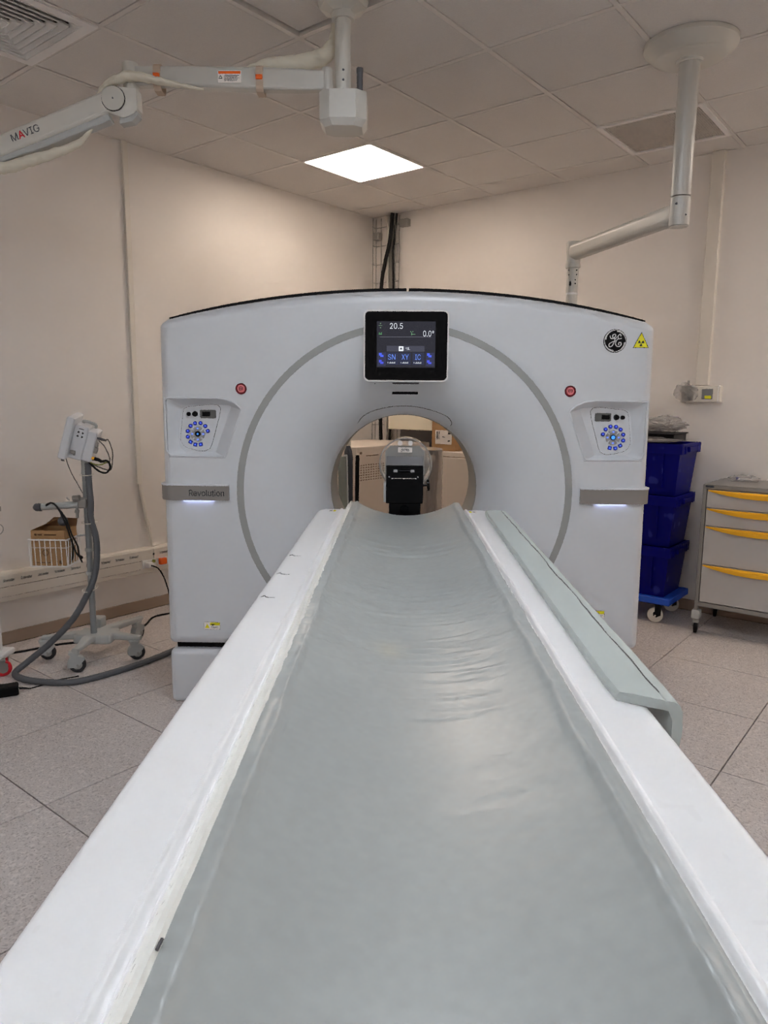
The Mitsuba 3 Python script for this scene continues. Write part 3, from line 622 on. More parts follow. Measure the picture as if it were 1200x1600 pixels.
top += [(0.24, 0.885), (0.1, 0.872), (0.0, 0.868), (-0.1, 0.872), (-0.24, 0.885)]
part(tb, 'cradle', prof_y(top, TY0+0.05, 3.285), 'm_cream', 18)
part(tb, 'table_body', rbx(-0.34, 0.34, TY0+0.1, 3.0, 0.66, 0.86, 0.03), 'm_rail', 40)
part(tb, 'pedestal', rbx(-0.28, 0.28, 0.35, 2.5, 0.05, 0.68, 0.04), 'm_gantry', 40)
part(tb, 'foot_plate', bx(-0.32, 0.32, 0.25, 2.6, 0.0, 0.055, 0.008), 'm_dark_grey')
for s, px in ((-1, -0.312), (1, 0.300)):
    k = part(tb, 'rail_label', bx(px-0.016, px+0.016, 3.115, 3.160, RZ, RZ+0.0006), 'm_paper', False)
    part(k, 'yellow_patch', bx(px-s*0.010-0.005, px-s*0.010+0.005, 3.118, 3.158, RZ+0.0006, RZ+0.001), 'm_sign_yellow', False)
    part(k, 'print_mark', bx(px+s*0.006-0.005, px+s*0.006+0.004, 3.125, 3.15, RZ+0.0006, RZ+0.001), 'm_key_grey', False)
# pen marks on the left rail
for y in (2.22, 1.98, 1.74):
    part(tb, 'pen_mark', tube([(-0.366, y, RZ-0.0005), (-0.358, y+0.008, RZ+0.0002), (-0.354, y-0.003, RZ+0.0002), (-0.342, y-0.008, RZ+0.0002), (-0.330, y-0.010, RZ+0.0004)], [0.0010, 0.0012, 0.0009, 0.0006, 0.0004], 5, 4), 'm_dark_grey')
part(tb, 'scuff_mark', tube([(-0.2330, 0.548, 0.9758), (-0.2325, 0.560, 0.9758)], 0.0018, 6, 2), 'm_dark_grey')

# mattress
def mattress():
    ny, nx = 900, 81; ys = np.linspace(-0.65, 3.29, ny); s = np.linspace(-1, 1, nx); rings = []
    for y in ys:
        x = XC+HW*s; e = np.clip((np.abs(s)-0.86)/0.14, 0, 1)
        P = np.stack([x, np.full(nx, y), zm(x)], 1)
        z = zm(x)-0.010*e**2.6
        nA = meshkit.fbm(np.stack([x*4+2, np.full(nx, y*26), np.zeros(nx)], 1), 3, 3)-0.5
        warp = 0.16*(s**2)
        nB = meshkit.noise(np.stack([x*3, (y+warp*0.45)*58, np.zeros(nx)+4], 1), 9)-0.5
        w = math.exp(-((y-1.70)/0.50)**2)
        z = z+0.0085*w*nA*(1-0.5*s**2)+0.0052*w*nB+0.0012*nA
        for yf, dp in ((2.40, 0.0060), (2.47, 0.0040), (2.56, 0.0030)):
            z = z-dp*np.exp(-((y-yf+0.05*s**2)/0.008)**2)*np.exp(-(s/0.75)**4)+0.5*dp*np.exp(-((y-yf-0.02+0.05*s**2)/0.01)**2)*np.exp(-(s/0.75)**4)
        pk = meshkit.fbm(np.stack([s*3, np.full(nx, y*38), np.zeros(nx)+9], 1), 3, 5)-0.5
        seam = np.exp(-((np.abs(s)-0.90+0.03*(meshkit.noise(np.array([[y*6, 1.0, 2.0]]), 4)[0]-0.5))/0.022)**2)
        z = z+seam*(0.0060+0.010*pk)
        P[:, 2] = z
        P[:, 0] += 0.0014*np.sign(s)*e*(meshkit.noise(np.stack([np.full(nx, y*9), s, np.zeros(nx)], 1), 6)-0.5)
        und = np.stack([x[::-8], np.full(len(x[::-8]), y), zm(x[::-8])-0.0135], 1)
        rings.append(np.vstack([P, und]))
    m = loft(rings, ear=True); return m
solo('table_mattress', mattress(), 'm_vinyl', 'long grey vinyl mattress lying in the trough of the white table', 'mattress', 50)
# arm pad
def arm_pad():
    sec = [(0.327, 0.9525), (0.326, 0.963), (0.331, 0.9695), (0.345, 0.9715), (0.393, 0.9705), (0.3960, 0.9695), (0.3975, 0.9680), (0.3990, 0.9695), (0.412, 0.9685), (0.421, 0.963), (0.426, 0.952), (0.4275, 0.915), (0.424, 0.886), (0.415, 0.882), (0.410, 0.888), (0.410, 0.935), (0.403, 0.9525)]
    sec = np.array(sec); rings = []
    for i, y in enumerate(np.linspace(0, 1, 90)):
        yy = 1.137+(3.085-1.137)*y
        sh = 0.018*y; q = sec.copy(); q[:, 0] += sh
        n = meshkit.noise(np.stack([q[:, 0]*20, np.full(len(q), yy*7), q[:, 1]*20], 1), 2)-0.5
        q[:, 1] += 0.0035*n*(q[:, 1] > 0.955)*(q[:, 0] > 0.34)
        q[5:8, 0] += 0.008*(meshkit.fbm(np.array([[yy*9, 1.0, 3.0]]), 3, 8)[0]-0.5)
        ye = yy-(1-y)*0.38*(sec[:, 0]-0.327)*(1 if y < 1 else 0)
        ye = ye-(1-y)**6*0.012*np.sin((sec[:, 0]-0.327)*30)
        k = min(1, i/3, (89-i)/3); c = q.mean(0)
        q = c+(q-c)*(0.94+0.06*k)
        rings.append(np.stack([q[:, 0], ye, q[:, 1]], 1))
    return loft(rings, ear=True)
pk_ = thing('arm_pad', 'grey vinyl pad draped over the right edge of the white table', 'pad')
part(pk_, 'cushion', arm_pad(), 'm_pad', 40)
part(pk_, 'crease', tube([(0.3975+0.018*(y-1.137)/1.95+0.008*(meshkit.fbm(np.array([[y*9, 1.0, 3.0]]), 3, 8)[0]-0.5), y-0.38*0.07*(1-(y-1.137)/1.95), 0.9700+0.0018*(meshkit.noise(np.array([[y*14, 7.0, 3.0]]), 3)[0]-0.5)) for y in np.linspace(1.16, 3.06, 110)], 0.0010, 5, 2), 'm_groove')

# ================================================================== PHANTOM at the far end of the table
ph = thing('water_phantom', 'clear round test phantom on a black holder at the end of the table', 'test phantom')
DZ, DR, DY = 1.129, 0.127, 3.50
part(ph, 'acrylic_drum', lathe([(DR-0.007, 0.0), (DR, 0.0), (DR, 0.13), (DR-0.007, 0.13)], 64, (0.009, DY-0.02, DZ), 'y', closed=True), 'm_acrylic')
part(ph, 'front_disc', lathe([(0.0, 0.0), (DR-0.008, 0.0), (DR-0.008, 0.006), (0.0, 0.006)], 64, (0.009, DY-0.02, DZ), 'y'), 'm_acrylic')
part(ph, 'rim_edge', lathe([(DR-0.006, -0.001), (DR, -0.001), (DR, 0.003), (DR-0.006, 0.003)], 64, (0.009, DY-0.02, DZ), 'y', closed=True), 'm_grey_plate')
bp = Polygon([(-0.095, -0.1), (-0.095, 0.06), (-0.07, 0.085), (0.07, 0.085), (0.095, 0.06), (0.095, -0.1)])
part(ph, 'backing_plate', mv(extr(bp, 0.01), face_m(0.006, DY+0.03, DZ)), 'm_grey_plate')
for x in (-0.018, 0.031): part(ph, 'filler_plug', mv(cyl((0, 0, 0), (0, 0, 0.012), 0.0115, 18), face_m(x, DY-0.021, DZ+0.101)), 'm_white')
lb = part(ph, 'paper_label', mv(bx(-0.034, 0.034, -0.012, 0.012, 0, 0.001), face_m(0.006, DY-0.0215, DZ+0.068)), 'm_paper', False)
part(lb, 'print_lines', mv(cat_([bx(-0.022+0.002*k, 0.022-0.002*k, -0.007+0.004*k, -0.005+0.004*k, 0, 0.0004) for k in range(4)]), face_m(0.006, DY-0.0226, DZ+0.068)), 'm_dark_grey', False)
hb = part(ph, 'holder_box', bx(-0.082, 0.091, 3.37, 3.475, 1.003-0.05, 1.131, 0.003), 'm_black')
part(ph, 'holder_stem', bx(-0.068, 0.080, 3.375, 3.45, 0.84, 0.96, 0.003), 'm_black')
part(ph, 'holder_cap', mv(bx(-0.082, 0.091, 0, 0.105, 0, 0.006, 0.002), rot([1, 0, 0], 17), tr(0, 3.372, 1.131)), 'm_phantom_grey')
part(ph, 'mounting_bracket', bx(-0.06, 0.07, 3.284, 3.38, 0.84, 0.868, 0.003), 'm_black')
for x in (-0.038, 0.039): part(hb, 'silver_clip', bx(x-0.010, x+0.010, 3.366, 3.372, 1.100, 1.113, 0.002), 'm_chrome')
part(hb, 'spirit_level', mv(cyl((-0.03, 0, 0), (0.03, 0, 0), 0.006, 12), tr(0.001, 3.366, 1.107)), 'm_black_gloss')
part(hb, 'scale_line', bx(-0.055, 0.056, 3.3688, 3.3702, 1.0705, 1.0722), 'm_paper', False)
for x in (-0.055, 0.001, 0.056): part(hb, 'scale_mark', mv(extr(Polygon([(-0.004, 0), (0, 0.003), (0.004, 0), (0, -0.003)]), 0.001), face_m(x, 3.37, 1.0713)), 'm_paper', False)
for x in (-0.068, 0.066): part(hb, 'screw', mv(cyl((0, 0, 0), (0, 0, 0.002), 0.0035, 10), face_m(x, 3.37, 1.079)), 'm_chrome')
kn = part(ph, 'side_knob', cat_([cyl((0.091, 3.42, 1.034), (0.112, 3.42, 1.036), 0.006, 12), cyl((0.110, 3.42, 1.036), (0.122, 3.42, 1.037), 0.028, 20)]), 'm_black_gloss')
part(ph, 'front_knob', cat_([mv(cyl((0, 0, 0), (0, 0, 0.02), 0.022, 20, 0.018), face_m(0.005, 3.376, 0.925))]), 'm_black_gloss')
part(ph, 'side_scale', bx(-0.094, -0.082, 3.40, 3.44, 0.955, 1.05, 0.002), 'm_shield_white')

# ================================================================== BEHIND THE SCANNER
def vents(k, m, nx, nz, dx, dz, w, h, mat='m_beige_dark', name='vent_slot'):
    d = mikit.ply(bx(-w/2, w/2, -h/2, h/2, 0, 0.0012), mat)
    for i in range(nx):
        for j in range(nz): part(k, name, d, at=m@tr(i*dx, -j*dz, 0))
lc = thing('power_cabinet', 'beige power cabinet with rows of vent slots behind the scanner on the left wall', 'cabinet')
def lcm(b, z, o=0.0):
    m = wall_left_m(b, z); m[:3, 3] += m[:3, 2]*(1.15*CELL+o); return m
part(lc, 'body', mv(bx(0, 0.95, 0, 1.075, -0.62, 0, 0.006), lcm(1.78, 0.0)), 'm_beige')
vp = part(lc, 'front_panel', mv(bx(0.01, 0.94, 0.05, 1.03, 0, 0.004, 0.002), lcm(1.78, 0.0)), 'm_beige')
vents(vp, lcm(1.86, 0.935, 0.0042), 14, 7, 0.030, 0.019, 0.017, 0.009)
part(lc, 'badge', mv(bx(-0.075, 0.075, -0.004, 0.004, 0, 0.001), lcm(2.08, 1.005, 0.0042)), 'm_beige_dark', False)
part(lc, 'lock', mv(cyl((0, 0, 0), (0, 0, 0.006), 0.011, 14), lcm(1.851, 1.029, 0.004)), 'm_beige_dark')
rc = thing('beige_cabinet', 'plain beige cabinet with a recessed door behind the scanner under the carton', 'cabinet')
def rcm(a, z, o=0.0): return wall_back_m(a, z, o, 2.5)
part(rc, 'body', mv(bx(0, 0.60, 0, 1.048, -0.56, 0, 0.006), rcm(-1.07, 0.0)), 'm_beige')
part(rc, 'door', mv(bx(0.028, 0.58, 0.06, 1.006, 0, 0.010, 0.003), rcm(-1.07, 0.0)), 'm_beige')
part(rc, 'door_gap', mv(bx(0.022, 0.586, 0.054, 1.012, 0, 0.0012), rcm(-1.07, 0.0)), 'm_beige_dark', False)
cb = thing('shipping_carton', 'brown cardboard carton with a white label on the beige cabinet', 'cardboard box')
part(cb, 'box', mv(bx(0, 0.215, 0, 0.27, -0.34, 0, 0.003), rcm(-1.245, 1.05, -0.03)@rot([0, 1, 0], 0)), 'm_card')
lb = part(cb, 'label', mv(bx(0.035, 0.185, 0.05, 0.155, 0, 0.001), rcm(-1.245, 1.05, -0.029)), 'm_paper', False)
part(lb, 'print_lines', mv(cat_([bx(0.045+0.008*k, 0.049+0.008*k, 0.085, 0.145, 0, 0.0005) for k in range(4)]+[bx(0.1, 0.125, 0.1, 0.107, 0, 0.0005), bx(0.15, 0.172, 0.125, 0.14, 0, 0.0005), bx(0.15, 0.17, 0.07, 0.08, 0, 0.0005)]), rcm(-1.245, 1.05, -0.0279)), 'm_ink', False)
part(cb, 'tape', mv(bx(0.09, 0.125, 0.2695, 0.2705, -0.34, 0.0), rcm(-1.245, 1.05, -0.03)), 'm_strap', False)
wc = thing('wall_cabinet', 'cream box mounted high on the wall behind the scanner', 'wall cabinet')
part(wc, 'body', mv(bx(0, 0.46, 0, 0.40, -0.22, 0, 0.005), wall_back_m(-2.40, 1.18, 0, 3.1)), 'm_cream_box')
part(wc, 'backplate', mv(bx(0, 0.44, -0.22, 0.0, -0.21, -0.16, 0.003), wall_back_m(-2.385, 1.18, 0, 3.1)), 'm_dark_grey')
# leaning boards, bottle
def board(x, y, w, h, z, lean, mat, label):
    k = thing('leaning_board', label, 'board')
    part(k, 'panel', mv(bx(-w/2, w/2, -0.012, 0.012, 0, h, 0.003), rot([1, 0, 0], lean), rot([0, 0, 1], 50), tr(x, y, z)), mat)
    part(k, 'edge_strip', mv(bx(w/2, w/2+0.012, -0.016, 0.016, 0, h+0.01, 0.003), rot([1, 0, 0], lean), rot([0, 0, 1], 50), tr(x, y, z)), 'm_shield_white')
board(-0.378, 4.90, 0.06, 1.05, 0.0, -2, 'm_board', 'greenish grey board leaning behind the scanner')
board(-0.53, 4.95, 0.10, 0.99, 0.0, -2, 'm_shield_white', 'pale narrow board standing behind the scanner bore')
bt = thing('gas_bottle', 'dark slim gas bottle with a pale cap behind the scanner', 'gas bottle')
part(bt, 'cylinder', lathe([(0.0, 0.0), (0.034, 0.0), (0.034, 1.02), (0.026, 1.07), (0.014, 1.10), (0.0, 1.10)], 24, (-0.385, 5.26, 0.0)), 'm_bottle')
part(bt, 'cap', lathe([(0.0, 1.10), (0.02, 1.10), (0.02, 1.14), (0.012, 1.155), (0.0, 1.155)], 18, (-0.385, 5.26, 0.0)), 'm_nylon')
bt = thing('black_post', 'black upright post beside the beige power cabinet', 'post')
part(bt, 'shaft', cyl((-0.315, 4.98, 0.02), (-0.305, 5.02, 1.05), 0.014, 12), 'm_black'); part(bt, 'foot', lathe([(0, 0), (0.05, 0), (0.045, 0.02), (0, 0.02)], 20, (-0.315, 4.98, 0)), 'm_black')
wr = thing('wrapped_equipment', 'equipment wrapped in crumpled clear plastic between the two beige cabinets', 'wrapped equipment')
part(wr, 'core', rbx(0.14, 0.235, 4.75, 5.0, 0.0, 1.06, 0.03, 1), 'm_wrap_grey')
def wrap_sheet():
    ys = np.linspace(0.0, 1.1, 40); a = np.arange(40)*2*np.pi/40; rings = []
    for z in ys:
        r = 1+0.22*(meshkit.fbm(np.stack([np.cos(a)*2.2, np.sin(a)*2.2, np.full(40, z*3.2)], 1), 3, 4)-0.5)
        rings.append(np.stack([0.188+0.085*r*np.cos(a), 4.87+0.19*r*np.sin(a), np.full(40, z)+0.01], 1))
    return loft(rings)
part(wr, 'plastic_wrap', wrap_sheet(), 'm_plastic', False)

# ================================================================== BOOM WITH FOLDING ARM (left)
b1 = thing('shield_boom', 'ceiling boom with a jointed horizontal arm and cream cable sleeve on the left', 'ceiling boom')
BX, BYY = -0.267, 3.166
part(b1, 'ceiling_canopy', lathe([(0.0, 2.948), (0.045, 2.948), (0.050, 2.955), (0.094, 2.972), (0.100, 2.985), (0.102, 2.999), (0.0, 2.999)], 8, (BX, BYY, 0)), 'm_boom', False)
part(b1, 'collar', lathe([(0.033, 2.930), (0.044, 2.930), (0.046, 2.936), (0.046, 2.95), (0.033, 2.95)], 32, (BX, BYY, 0), closed=True), 'm_boom')
part(b1, 'column', cyl((BX, BYY, 2.62), (BX, BYY, 2.95), 0.0325, 32), 'm_boom')
for z in (2.735, 2.698, 2.662): part(b1, 'screw', mv(cyl((0, 0, 0), (0, 0, 0.003), 0.0045, 10), face_m(BX+0.004, BYY-0.031, z)), 'm_dark_grey')
hx = [(x, y) for x, y in [(-0.094, -0.055), (-0.052, -0.085), (0.052, -0.085), (0.094, -0.055), (0.094, 0.055), (0.052, 0.085), (-0.052, 0.085), (-0.094, 0.055)]]
hp = [(x, y, z) for x, y in hx for z in (2.540, 2.645)]+[(x*0.80, y*0.80, 2.516) for x, y in hx]
part(b1, 'hub', mv(hull(hp), tr(BX+0.004, BYY, 0)), 'm_boom_cool', 25)
part(b1, 'stop_pin', lathe([(0.0, 2.64), (0.012, 2.64), (0.012, 2.722), (0.0135, 2.722), (0.0135, 2.741), (0.0, 2.743)], 18, (BX+0.070, BYY-0.03, 0)), 'm_dark_grey')
part(b1, 'arm_post', lathe([(0.0, 2.64), (0.024, 2.64), (0.024, 2.738), (0.021, 2.744), (0.0, 2.744)], 24, (BX-0.062, BYY-0.02, 0)), 'm_boom_cool')
e0, e1 = np.array([BX-0.062, BYY-0.02, 0]), np.array([-1.112, 3.119, 0])
def arm_loft(p0, p1, secs, rd=0.22):
    d = p1-p0; L_ = np.linalg.norm(d); d = d/L_; n_ = np.array([-d[1], d[0], 0]); n_ /= np.linalg.norm(n_); up = np.cross(d, n_)
    if up[2] < 0: up = -up
    rings = []
    for t_, w, lo, hi in secs:
        pl = rr_pts(w, hi-lo, min(w, hi-lo)*rd, 6)
        rings.append([p0+d*L_*t_+n_*x+up*(y+(lo+hi)/2) for x, y in pl])
    return loft(rings)
part(b1, 'horizontal_arm', arm_loft(e0, e1, [(0.0, 0.04, 2.660, 2.730), (0.12, 0.05, 2.655, 2.735), (0.30, 0.056, 2.655, 2.738), (0.62, 0.056, 2.660, 2.738), (0.80, 0.052, 2.668, 2.738), (0.97, 0.05, 2.662, 2.736)]), 'm_boom_cool', 35)
part(b1, 'arm_end', lathe([(0.0, 2.648), (0.028, 2.650), (0.032, 2.66), (0.032, 2.744), (0.028, 2.752), (0.0, 2.752)], 24, (e1[0], e1[1], 0)), 'm_boom')
part(b1, 'elbow_neck', cyl((e1[0], e1[1], 2.56), (e1[0], e1[1], 2.66), 0.026, 20), 'm_boom')
J = np.array([-1.172, 3.10, 2.598]); Efar = np.array([-2.02, 3.02, 2.262])
jd = np.array([-1.0, -0.02, -0.384]); jd /= np.linalg.norm(jd)
Jr = np.array([e1[0]+0.028, e1[1]-0.005, 2.618])
ca = np.radians(np.linspace(0, 360, 32, endpoint=False)); eb_ = [(J[0]+0.050*math.cos(q), J[1]+y, J[2]+0.050*math.sin(q)) for q in ca for y in (-0.034, 0.034)]
for y in (-0.030, 0.030): eb_ += [(-1.078, J[1]+y, 2.640), (-1.074, J[1]+y*0.7, 2.640), (-1.074, J[1]+y, 2.566), (-1.092, J[1]+y, 2.548), (-1.13, J[1]+y, 2.532)]
part(b1, 'elbow_block', hull(eb_), 'm_boom', 30)
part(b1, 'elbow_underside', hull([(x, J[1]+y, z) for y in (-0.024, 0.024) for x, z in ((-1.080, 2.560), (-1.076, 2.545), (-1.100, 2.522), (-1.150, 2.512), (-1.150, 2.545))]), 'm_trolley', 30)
part(b1, 'joint_disc', mv(cyl((0, 0, 0), (0, 0, 0.006), 0.0445, 40), face_m(J[0]+0.006, J[1]-0.0378, J[2]+0.002)), 'm_boom')
part(b1, 'joint_gap', mv(cyl((0, 0, 0), (0, 0, 0.0012), 0.0470, 40), face_m(J[0]+0.006, J[1]-0.0376, J[2]+0.002)), 'm_black')
part(b1, 'joint_pin', mv(cyl((0, 0, 0), (0, 0, 0.002), 0.003, 8), face_m(J[0]+0.006, J[1]-0.0436, J[2]+0.002)), 'm_dark_grey')
s2 = J-jd*0.01
arm2 = arm_loft(s2, s2+jd*0.98, [(0.0, 0.074, -0.036, 0.044), (0.04, 0.076, -0.040, 0.045), (0.5, 0.07, -0.036, 0.042), (1.0, 0.062, -0.028, 0.036)])
part(b1, 'spring_arm', arm2, 'm_boom', 30)
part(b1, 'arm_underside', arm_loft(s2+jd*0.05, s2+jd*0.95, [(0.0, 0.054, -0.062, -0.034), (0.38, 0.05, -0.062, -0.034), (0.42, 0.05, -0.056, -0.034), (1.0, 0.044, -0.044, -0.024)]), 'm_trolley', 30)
part(b1, 'end_mount', rbx(-0.05, 0.05, -0.045, 0.045, -0.06, 0.05, 0.015, 1).apply_transform(tr(*(s2+jd*1.0))), 'm_boom', 35)
# lettering on the spring arm
lx = -jd; lx = lx/np.linalg.norm(lx); lz = np.array([lx[1], -lx[0], 0]); lz /= np.linalg.norm(lz); ly = np.cross(lz, lx)
def arm_m(t_, up_, off):
    m = np.eye(4); m[:3, 0] = lx; m[:3, 1] = ly; m[:3, 2] = lz; m[:3, 3] = s2+jd*t_+ly*up_+lz*off; return m
mm = text('M', 0.027, 0.001); va = text('VIG', 0.027, 0.001)
wM = mm.bounds[1, 0]; part(b1, 'maker_lettering', mv(mm, arm_m(0.447, -0.006, 0.0362)), 'm_dark_grey', False)
part(b1, 'red_letter', mv(text('A', 0.027, 0.001, True), arm_m(0.447-wM-0.002, -0.006, 0.0362)), 'm_red', False)
part(b1, 'maker_lettering', mv(va, arm_m(0.447-wM-0.026, -0.006, 0.0362)), 'm_dark_grey', False)
# sticker, straps, sleeves
def on_arm1(x, z, off=0.0):
    d = (e1-e0)/np.linalg.norm(e1-e0); t_ = (x-e0[0])/d[0]; q = e0+d*t_; return np.array([q[0], q[1]-0.028-off, z])
m = face_m(*on_arm1(-0.713, 2.697, 0.0008)); 
k = part(b1, 'warning_sticker', mv(bx(-0.047, 0.047, -0.022, 0.022, 0, 0.0008), m), 'm_paper', False)
part(k, 'orange_header', mv(bx(-0.044, 0.044, 0.010, 0.020, 0, 0.0006), m@tr(0, 0, 0.0008)), 'm_orange', False)
part(k, 'warning_triangle', mv(extr(Polygon([(-0.044, -0.008), (-0.028, -0.008), (-0.036, 0.006)]).difference(Polygon([(-0.0405, -0.006), (-0.0315, -0.006), (-0.036, 0.002)])), 0.0006), m@tr(0, 0, 0.0008)), 'm_ink', False)
part(k, 'print_lines', mv(cat_([bx(-0.022, 0.040-0.008*(q % 2)-0.012*(q == 4), 0.004-0.005*q, 0.006-0.005*q, 0, 0.0006) for q in range(5)]), m@tr(0, 0, 0.0008)), 'm_dark_grey', False)
for x, w in ((-0.999, 0.019), (-0.594, 0.019)):
    q = on_arm1(x, 2.695); st = extr(rrect(0.070, 0.098, 0.02, 3).buffer(0.003).difference(rrect(0.066, 0.094, 0.02, 3)), w*2-0.01)
    mm_ = np.eye(4); mm_[:3, 0] = [0, 1, 0]; mm_[:3, 1] = [0, 0, 1]; mm_[:3, 2] = [1, 0, 0]; mm_[:3, 3] = [x-w+0.005, q[1]+0.030, 2.692]
    s_ = part(b1, 'strap', mv(st, mm_), 'm_strap', 40)
    part(s_, 'buckle', rbx(x-0.015, x+0.012, q[1]-0.014, q[1]-0.002, 2.686, 2.704, 0.004, 1), 'm_orange')
SL = lambda pts: [np.array(q) for q in pts]
sl = part(b1, 'cable_sleeve', tube(SL([(-0.295, 3.20, 2.935), (-0.305, 3.22, 2.88), (-0.345, 3.215, 2.822), (-0.43, 3.18, 2.780), (-0.52, 3.155, 2.762), (-0.60, 3.15, 2.752), (-0.72, 3.165, 2.715)]), [0.018, 0.026, 0.031, 0.033, 0.030, 0.021, 0.014], 14, 10, 0.8, 0.016, 1), 'm_sleeve', 50)
part(b1, 'cable_sleeve', tube(SL([(-0.82, 3.115, 2.654), (-0.92, 3.085, 2.660), (-1.00, 3.075, 2.672), (-1.08, 3.07, 2.685), (-1.14, 3.07, 2.676), (-1.20, 3.085, 2.653), (-1.243, 3.10, 2.612)]), [0.005, 0.014, 0.020, 0.024, 0.024, 0.020, 0.012], 14, 10, 0.7, 0.014, 2), 'm_sleeve', 50)
part(b1, 'cable_sleeve', tube(SL([(-1.265, 3.09, 2.500), (-1.33, 3.09, 2.440), (-1.42, 3.085, 2.405), (-1.51, 3.08, 2.376), (-1.60, 3.075, 2.350), (-1.68, 3.06, 2.330), (-1.85, 3.04, 2.29)]), [0.004, 0.016, 0.021, 0.024, 0.026, 0.022, 0.014], 14, 10, 0.85, 0.014, 3), 'm_sleeve', 50)

# ================================================================== BOOM WITH COLUMN (right)
b2 = thing('monitor_boom', 'ceiling boom with a round canopy, thick column and bent arm behind the scanner', 'ceiling boom')
QX, QY = 1.2475, 3.515
part(b2, 'ceiling_canopy', lathe([(0.0, 2.930), (0.060, 2.930), (0.120, 2.932), (0.142, 2.936), (0.158, 2.944), (0.186, 2.972), (0.194, 2.977), (0.197, 2.982), (0.197, 2.999), (0.0, 2.999)], 64, (QX, QY, 0)), 'm_boom', 30)
part(b2, 'collar', lathe([(0.044, 2.918), (0.053, 2.918), (0.056, 2.923), (0.056, 2.932), (0.044, 2.932)], 40, (QX, QY, 0), closed=True), 'm_boom')
part(b2, 'column', lathe([(0.0, 2.358), (0.0425, 2.358), (0.0435, 2.362), (0.0435, 2.93), (0.0, 2.93)], 48, (QX, QY, 0)), 'm_boom_cool')
part(b2, 'swivel_joint', lathe([(0.0, 2.226), (0.040, 2.226), (0.0445, 2.231), (0.0445, 2.350), (0.043, 2.354), (0.0, 2.354)], 48, (QX, QY, 0)), 'm_boom_cool')
part(b2, 'screw', mv(cyl((0, 0, 0), (0, 0, 0.003), 0.004, 10), face_m(QX+0.012, QY-0.0425, 2.27)), 'm_dark_grey')
part(b2, 'screw', mv(cyl((0, 0, 0), (0, 0, 0.003), 0.005, 10), face_m(QX-0.030, QY-0.033, 2.32)), 'm_dark_grey')
q0, q1 = np.array([QX, QY, 0]), np.array([0.978, 4.406, 0])
part(b2, 'horizontal_arm', arm_loft(q0, q1, [(0.0, 0.075, 2.240, 2.335), (0.5, 0.075, 2.238, 2.332), (1.0, 0.075, 2.236, 2.330)], 0.42), 'm_boom', 40)
part(b2, 'arm_end', lathe([(0.0, 2.216), (0.036, 2.216), (0.040, 2.222), (0.040, 2.336), (0.036, 2.342), (0.0, 2.342)], 32, (q1[0], q1[1], 0)), 'm_boom')
part(b2, 'drop_collar', lathe([(0.0, 2.195), (0.042, 2.195), (0.043, 2.216), (0.0, 2.216)], 32, (q1[0], q1[1], 0)), 'm_boom')
part(b2, 'drop_tube', cyl((q1[0], q1[1], 1.45), (q1[0], q1[1], 2.2), 0.033, 32), 'm_boom')
for dx, z in ((-0.026, 2.18), (-0.026, 2.155), (0.016, 2.18), (0.016, 2.155), (0.010, 2.125), (0.010, 2.105)):
    part(b2, 'screw_hole', mv(cyl((0, 0, 0), (0, 0, 0.004), 0.0042, 8), face_m(q1[0]+dx, q1[1]-math.sqrt(0.033**2-dx*dx)+0.002, z)), 'm_ink')
part(b2, 'black_port', mv(bx(-0.006, 0.006, -0.012, 0.012, 0, 0.006, 0.002), face_m(q1[0]-0.018, q1[1]-0.026, 2.105)), 'm_black')
part(b2, 'ring_clip', lathe([(0.033, 2.045), (0.035, 2.045), (0.035, 2.055), (0.033, 2.055)], 32, (q1[0], q1[1], 0), closed=True), 'm_white')
part(b2, 'bracket', rbx(q1[0]-0.09, q1[0]+0.09, q1[1]-0.05, q1[1]+0.05, 1.36, 1.46, 0.01, 1), 'm_boom')

# ================================================================== TROLLEY (left)
tl = thing('monitor_trolley', 'grey wheeled pole trolley with a tilted white monitor beside the left wall', 'trolley')
PX, PY = -1.691, 3.821
def caster(parent, x, y, ang, rw=0.042, tw=0.026, hood='m_trolley', tyre='m_rubber', ztop=0.105, hub='m_grey_plate', cover=1.10):
    m = rot([0, 0, 1], ang); m[:3, 3] = [x, y, rw]
    k = part(parent, 'caster_wheel', mv(lathe([(0.0, -tw/2), (rw*0.62, -tw/2), (rw*0.92, -tw*0.42), (rw, -tw*0.2), (rw, tw*0.2), (rw*0.92, tw*0.42), (rw*0.62, tw/2), (0.0, tw/2)], 28, axis='y'), m), tyre)
    part(k, 'hub', mv(lathe([(0.0, -tw/2-0.003), (rw*0.55, -tw/2-0.002), (rw*0.55, tw/2+0.002), (0.0, tw/2+0.003)], 20, axis='y'), m), hub)
    prof_ = [(0.0, ztop-rw), (0.0, 0.0)]
    hr = rw*cover; an = np.radians(np.linspace(-18, 150, 16))
    hoodp = Polygon([(0.004+hr*math.cos(q), 0.004+hr*math.sin(q)) for q in an]+[(-0.012, 0.0), (0.006, -0.012)]).union(sbox(-0.004, 0.0, 0.034, ztop-rw))
    hw_ = tw/2+0.006; mm2 = np.eye(4); mm2[:3, 1] = [0, 0, 1]; mm2[:3, 2] = [0, -1, 0]
    part(parent, 'caster_fork', mv(extr(hoodp, 2*hw_, -hw_), mm2, m), hood, 30)
    part(parent, 'axle_bolt', mv(cyl((0, -hw_-0.002, 0), (0, hw_+0.002, 0), 0.006, 10), m), hub)
    part(parent, 'caster_crown', mv(bx(-0.012, 0.042, -tw/2-0.008, tw/2+0.008, ztop-rw-0.006, ztop-rw+0.012, 0.004), m), hood, 35)
    return k
cs = [(-1.704, 3.63, 22), (-1.948, 3.811, 12), (-1.459, 3.83, 30), (-1.573, 4.173, 70)]
hubp = np.array([PX, PY+0.02, 0.125])
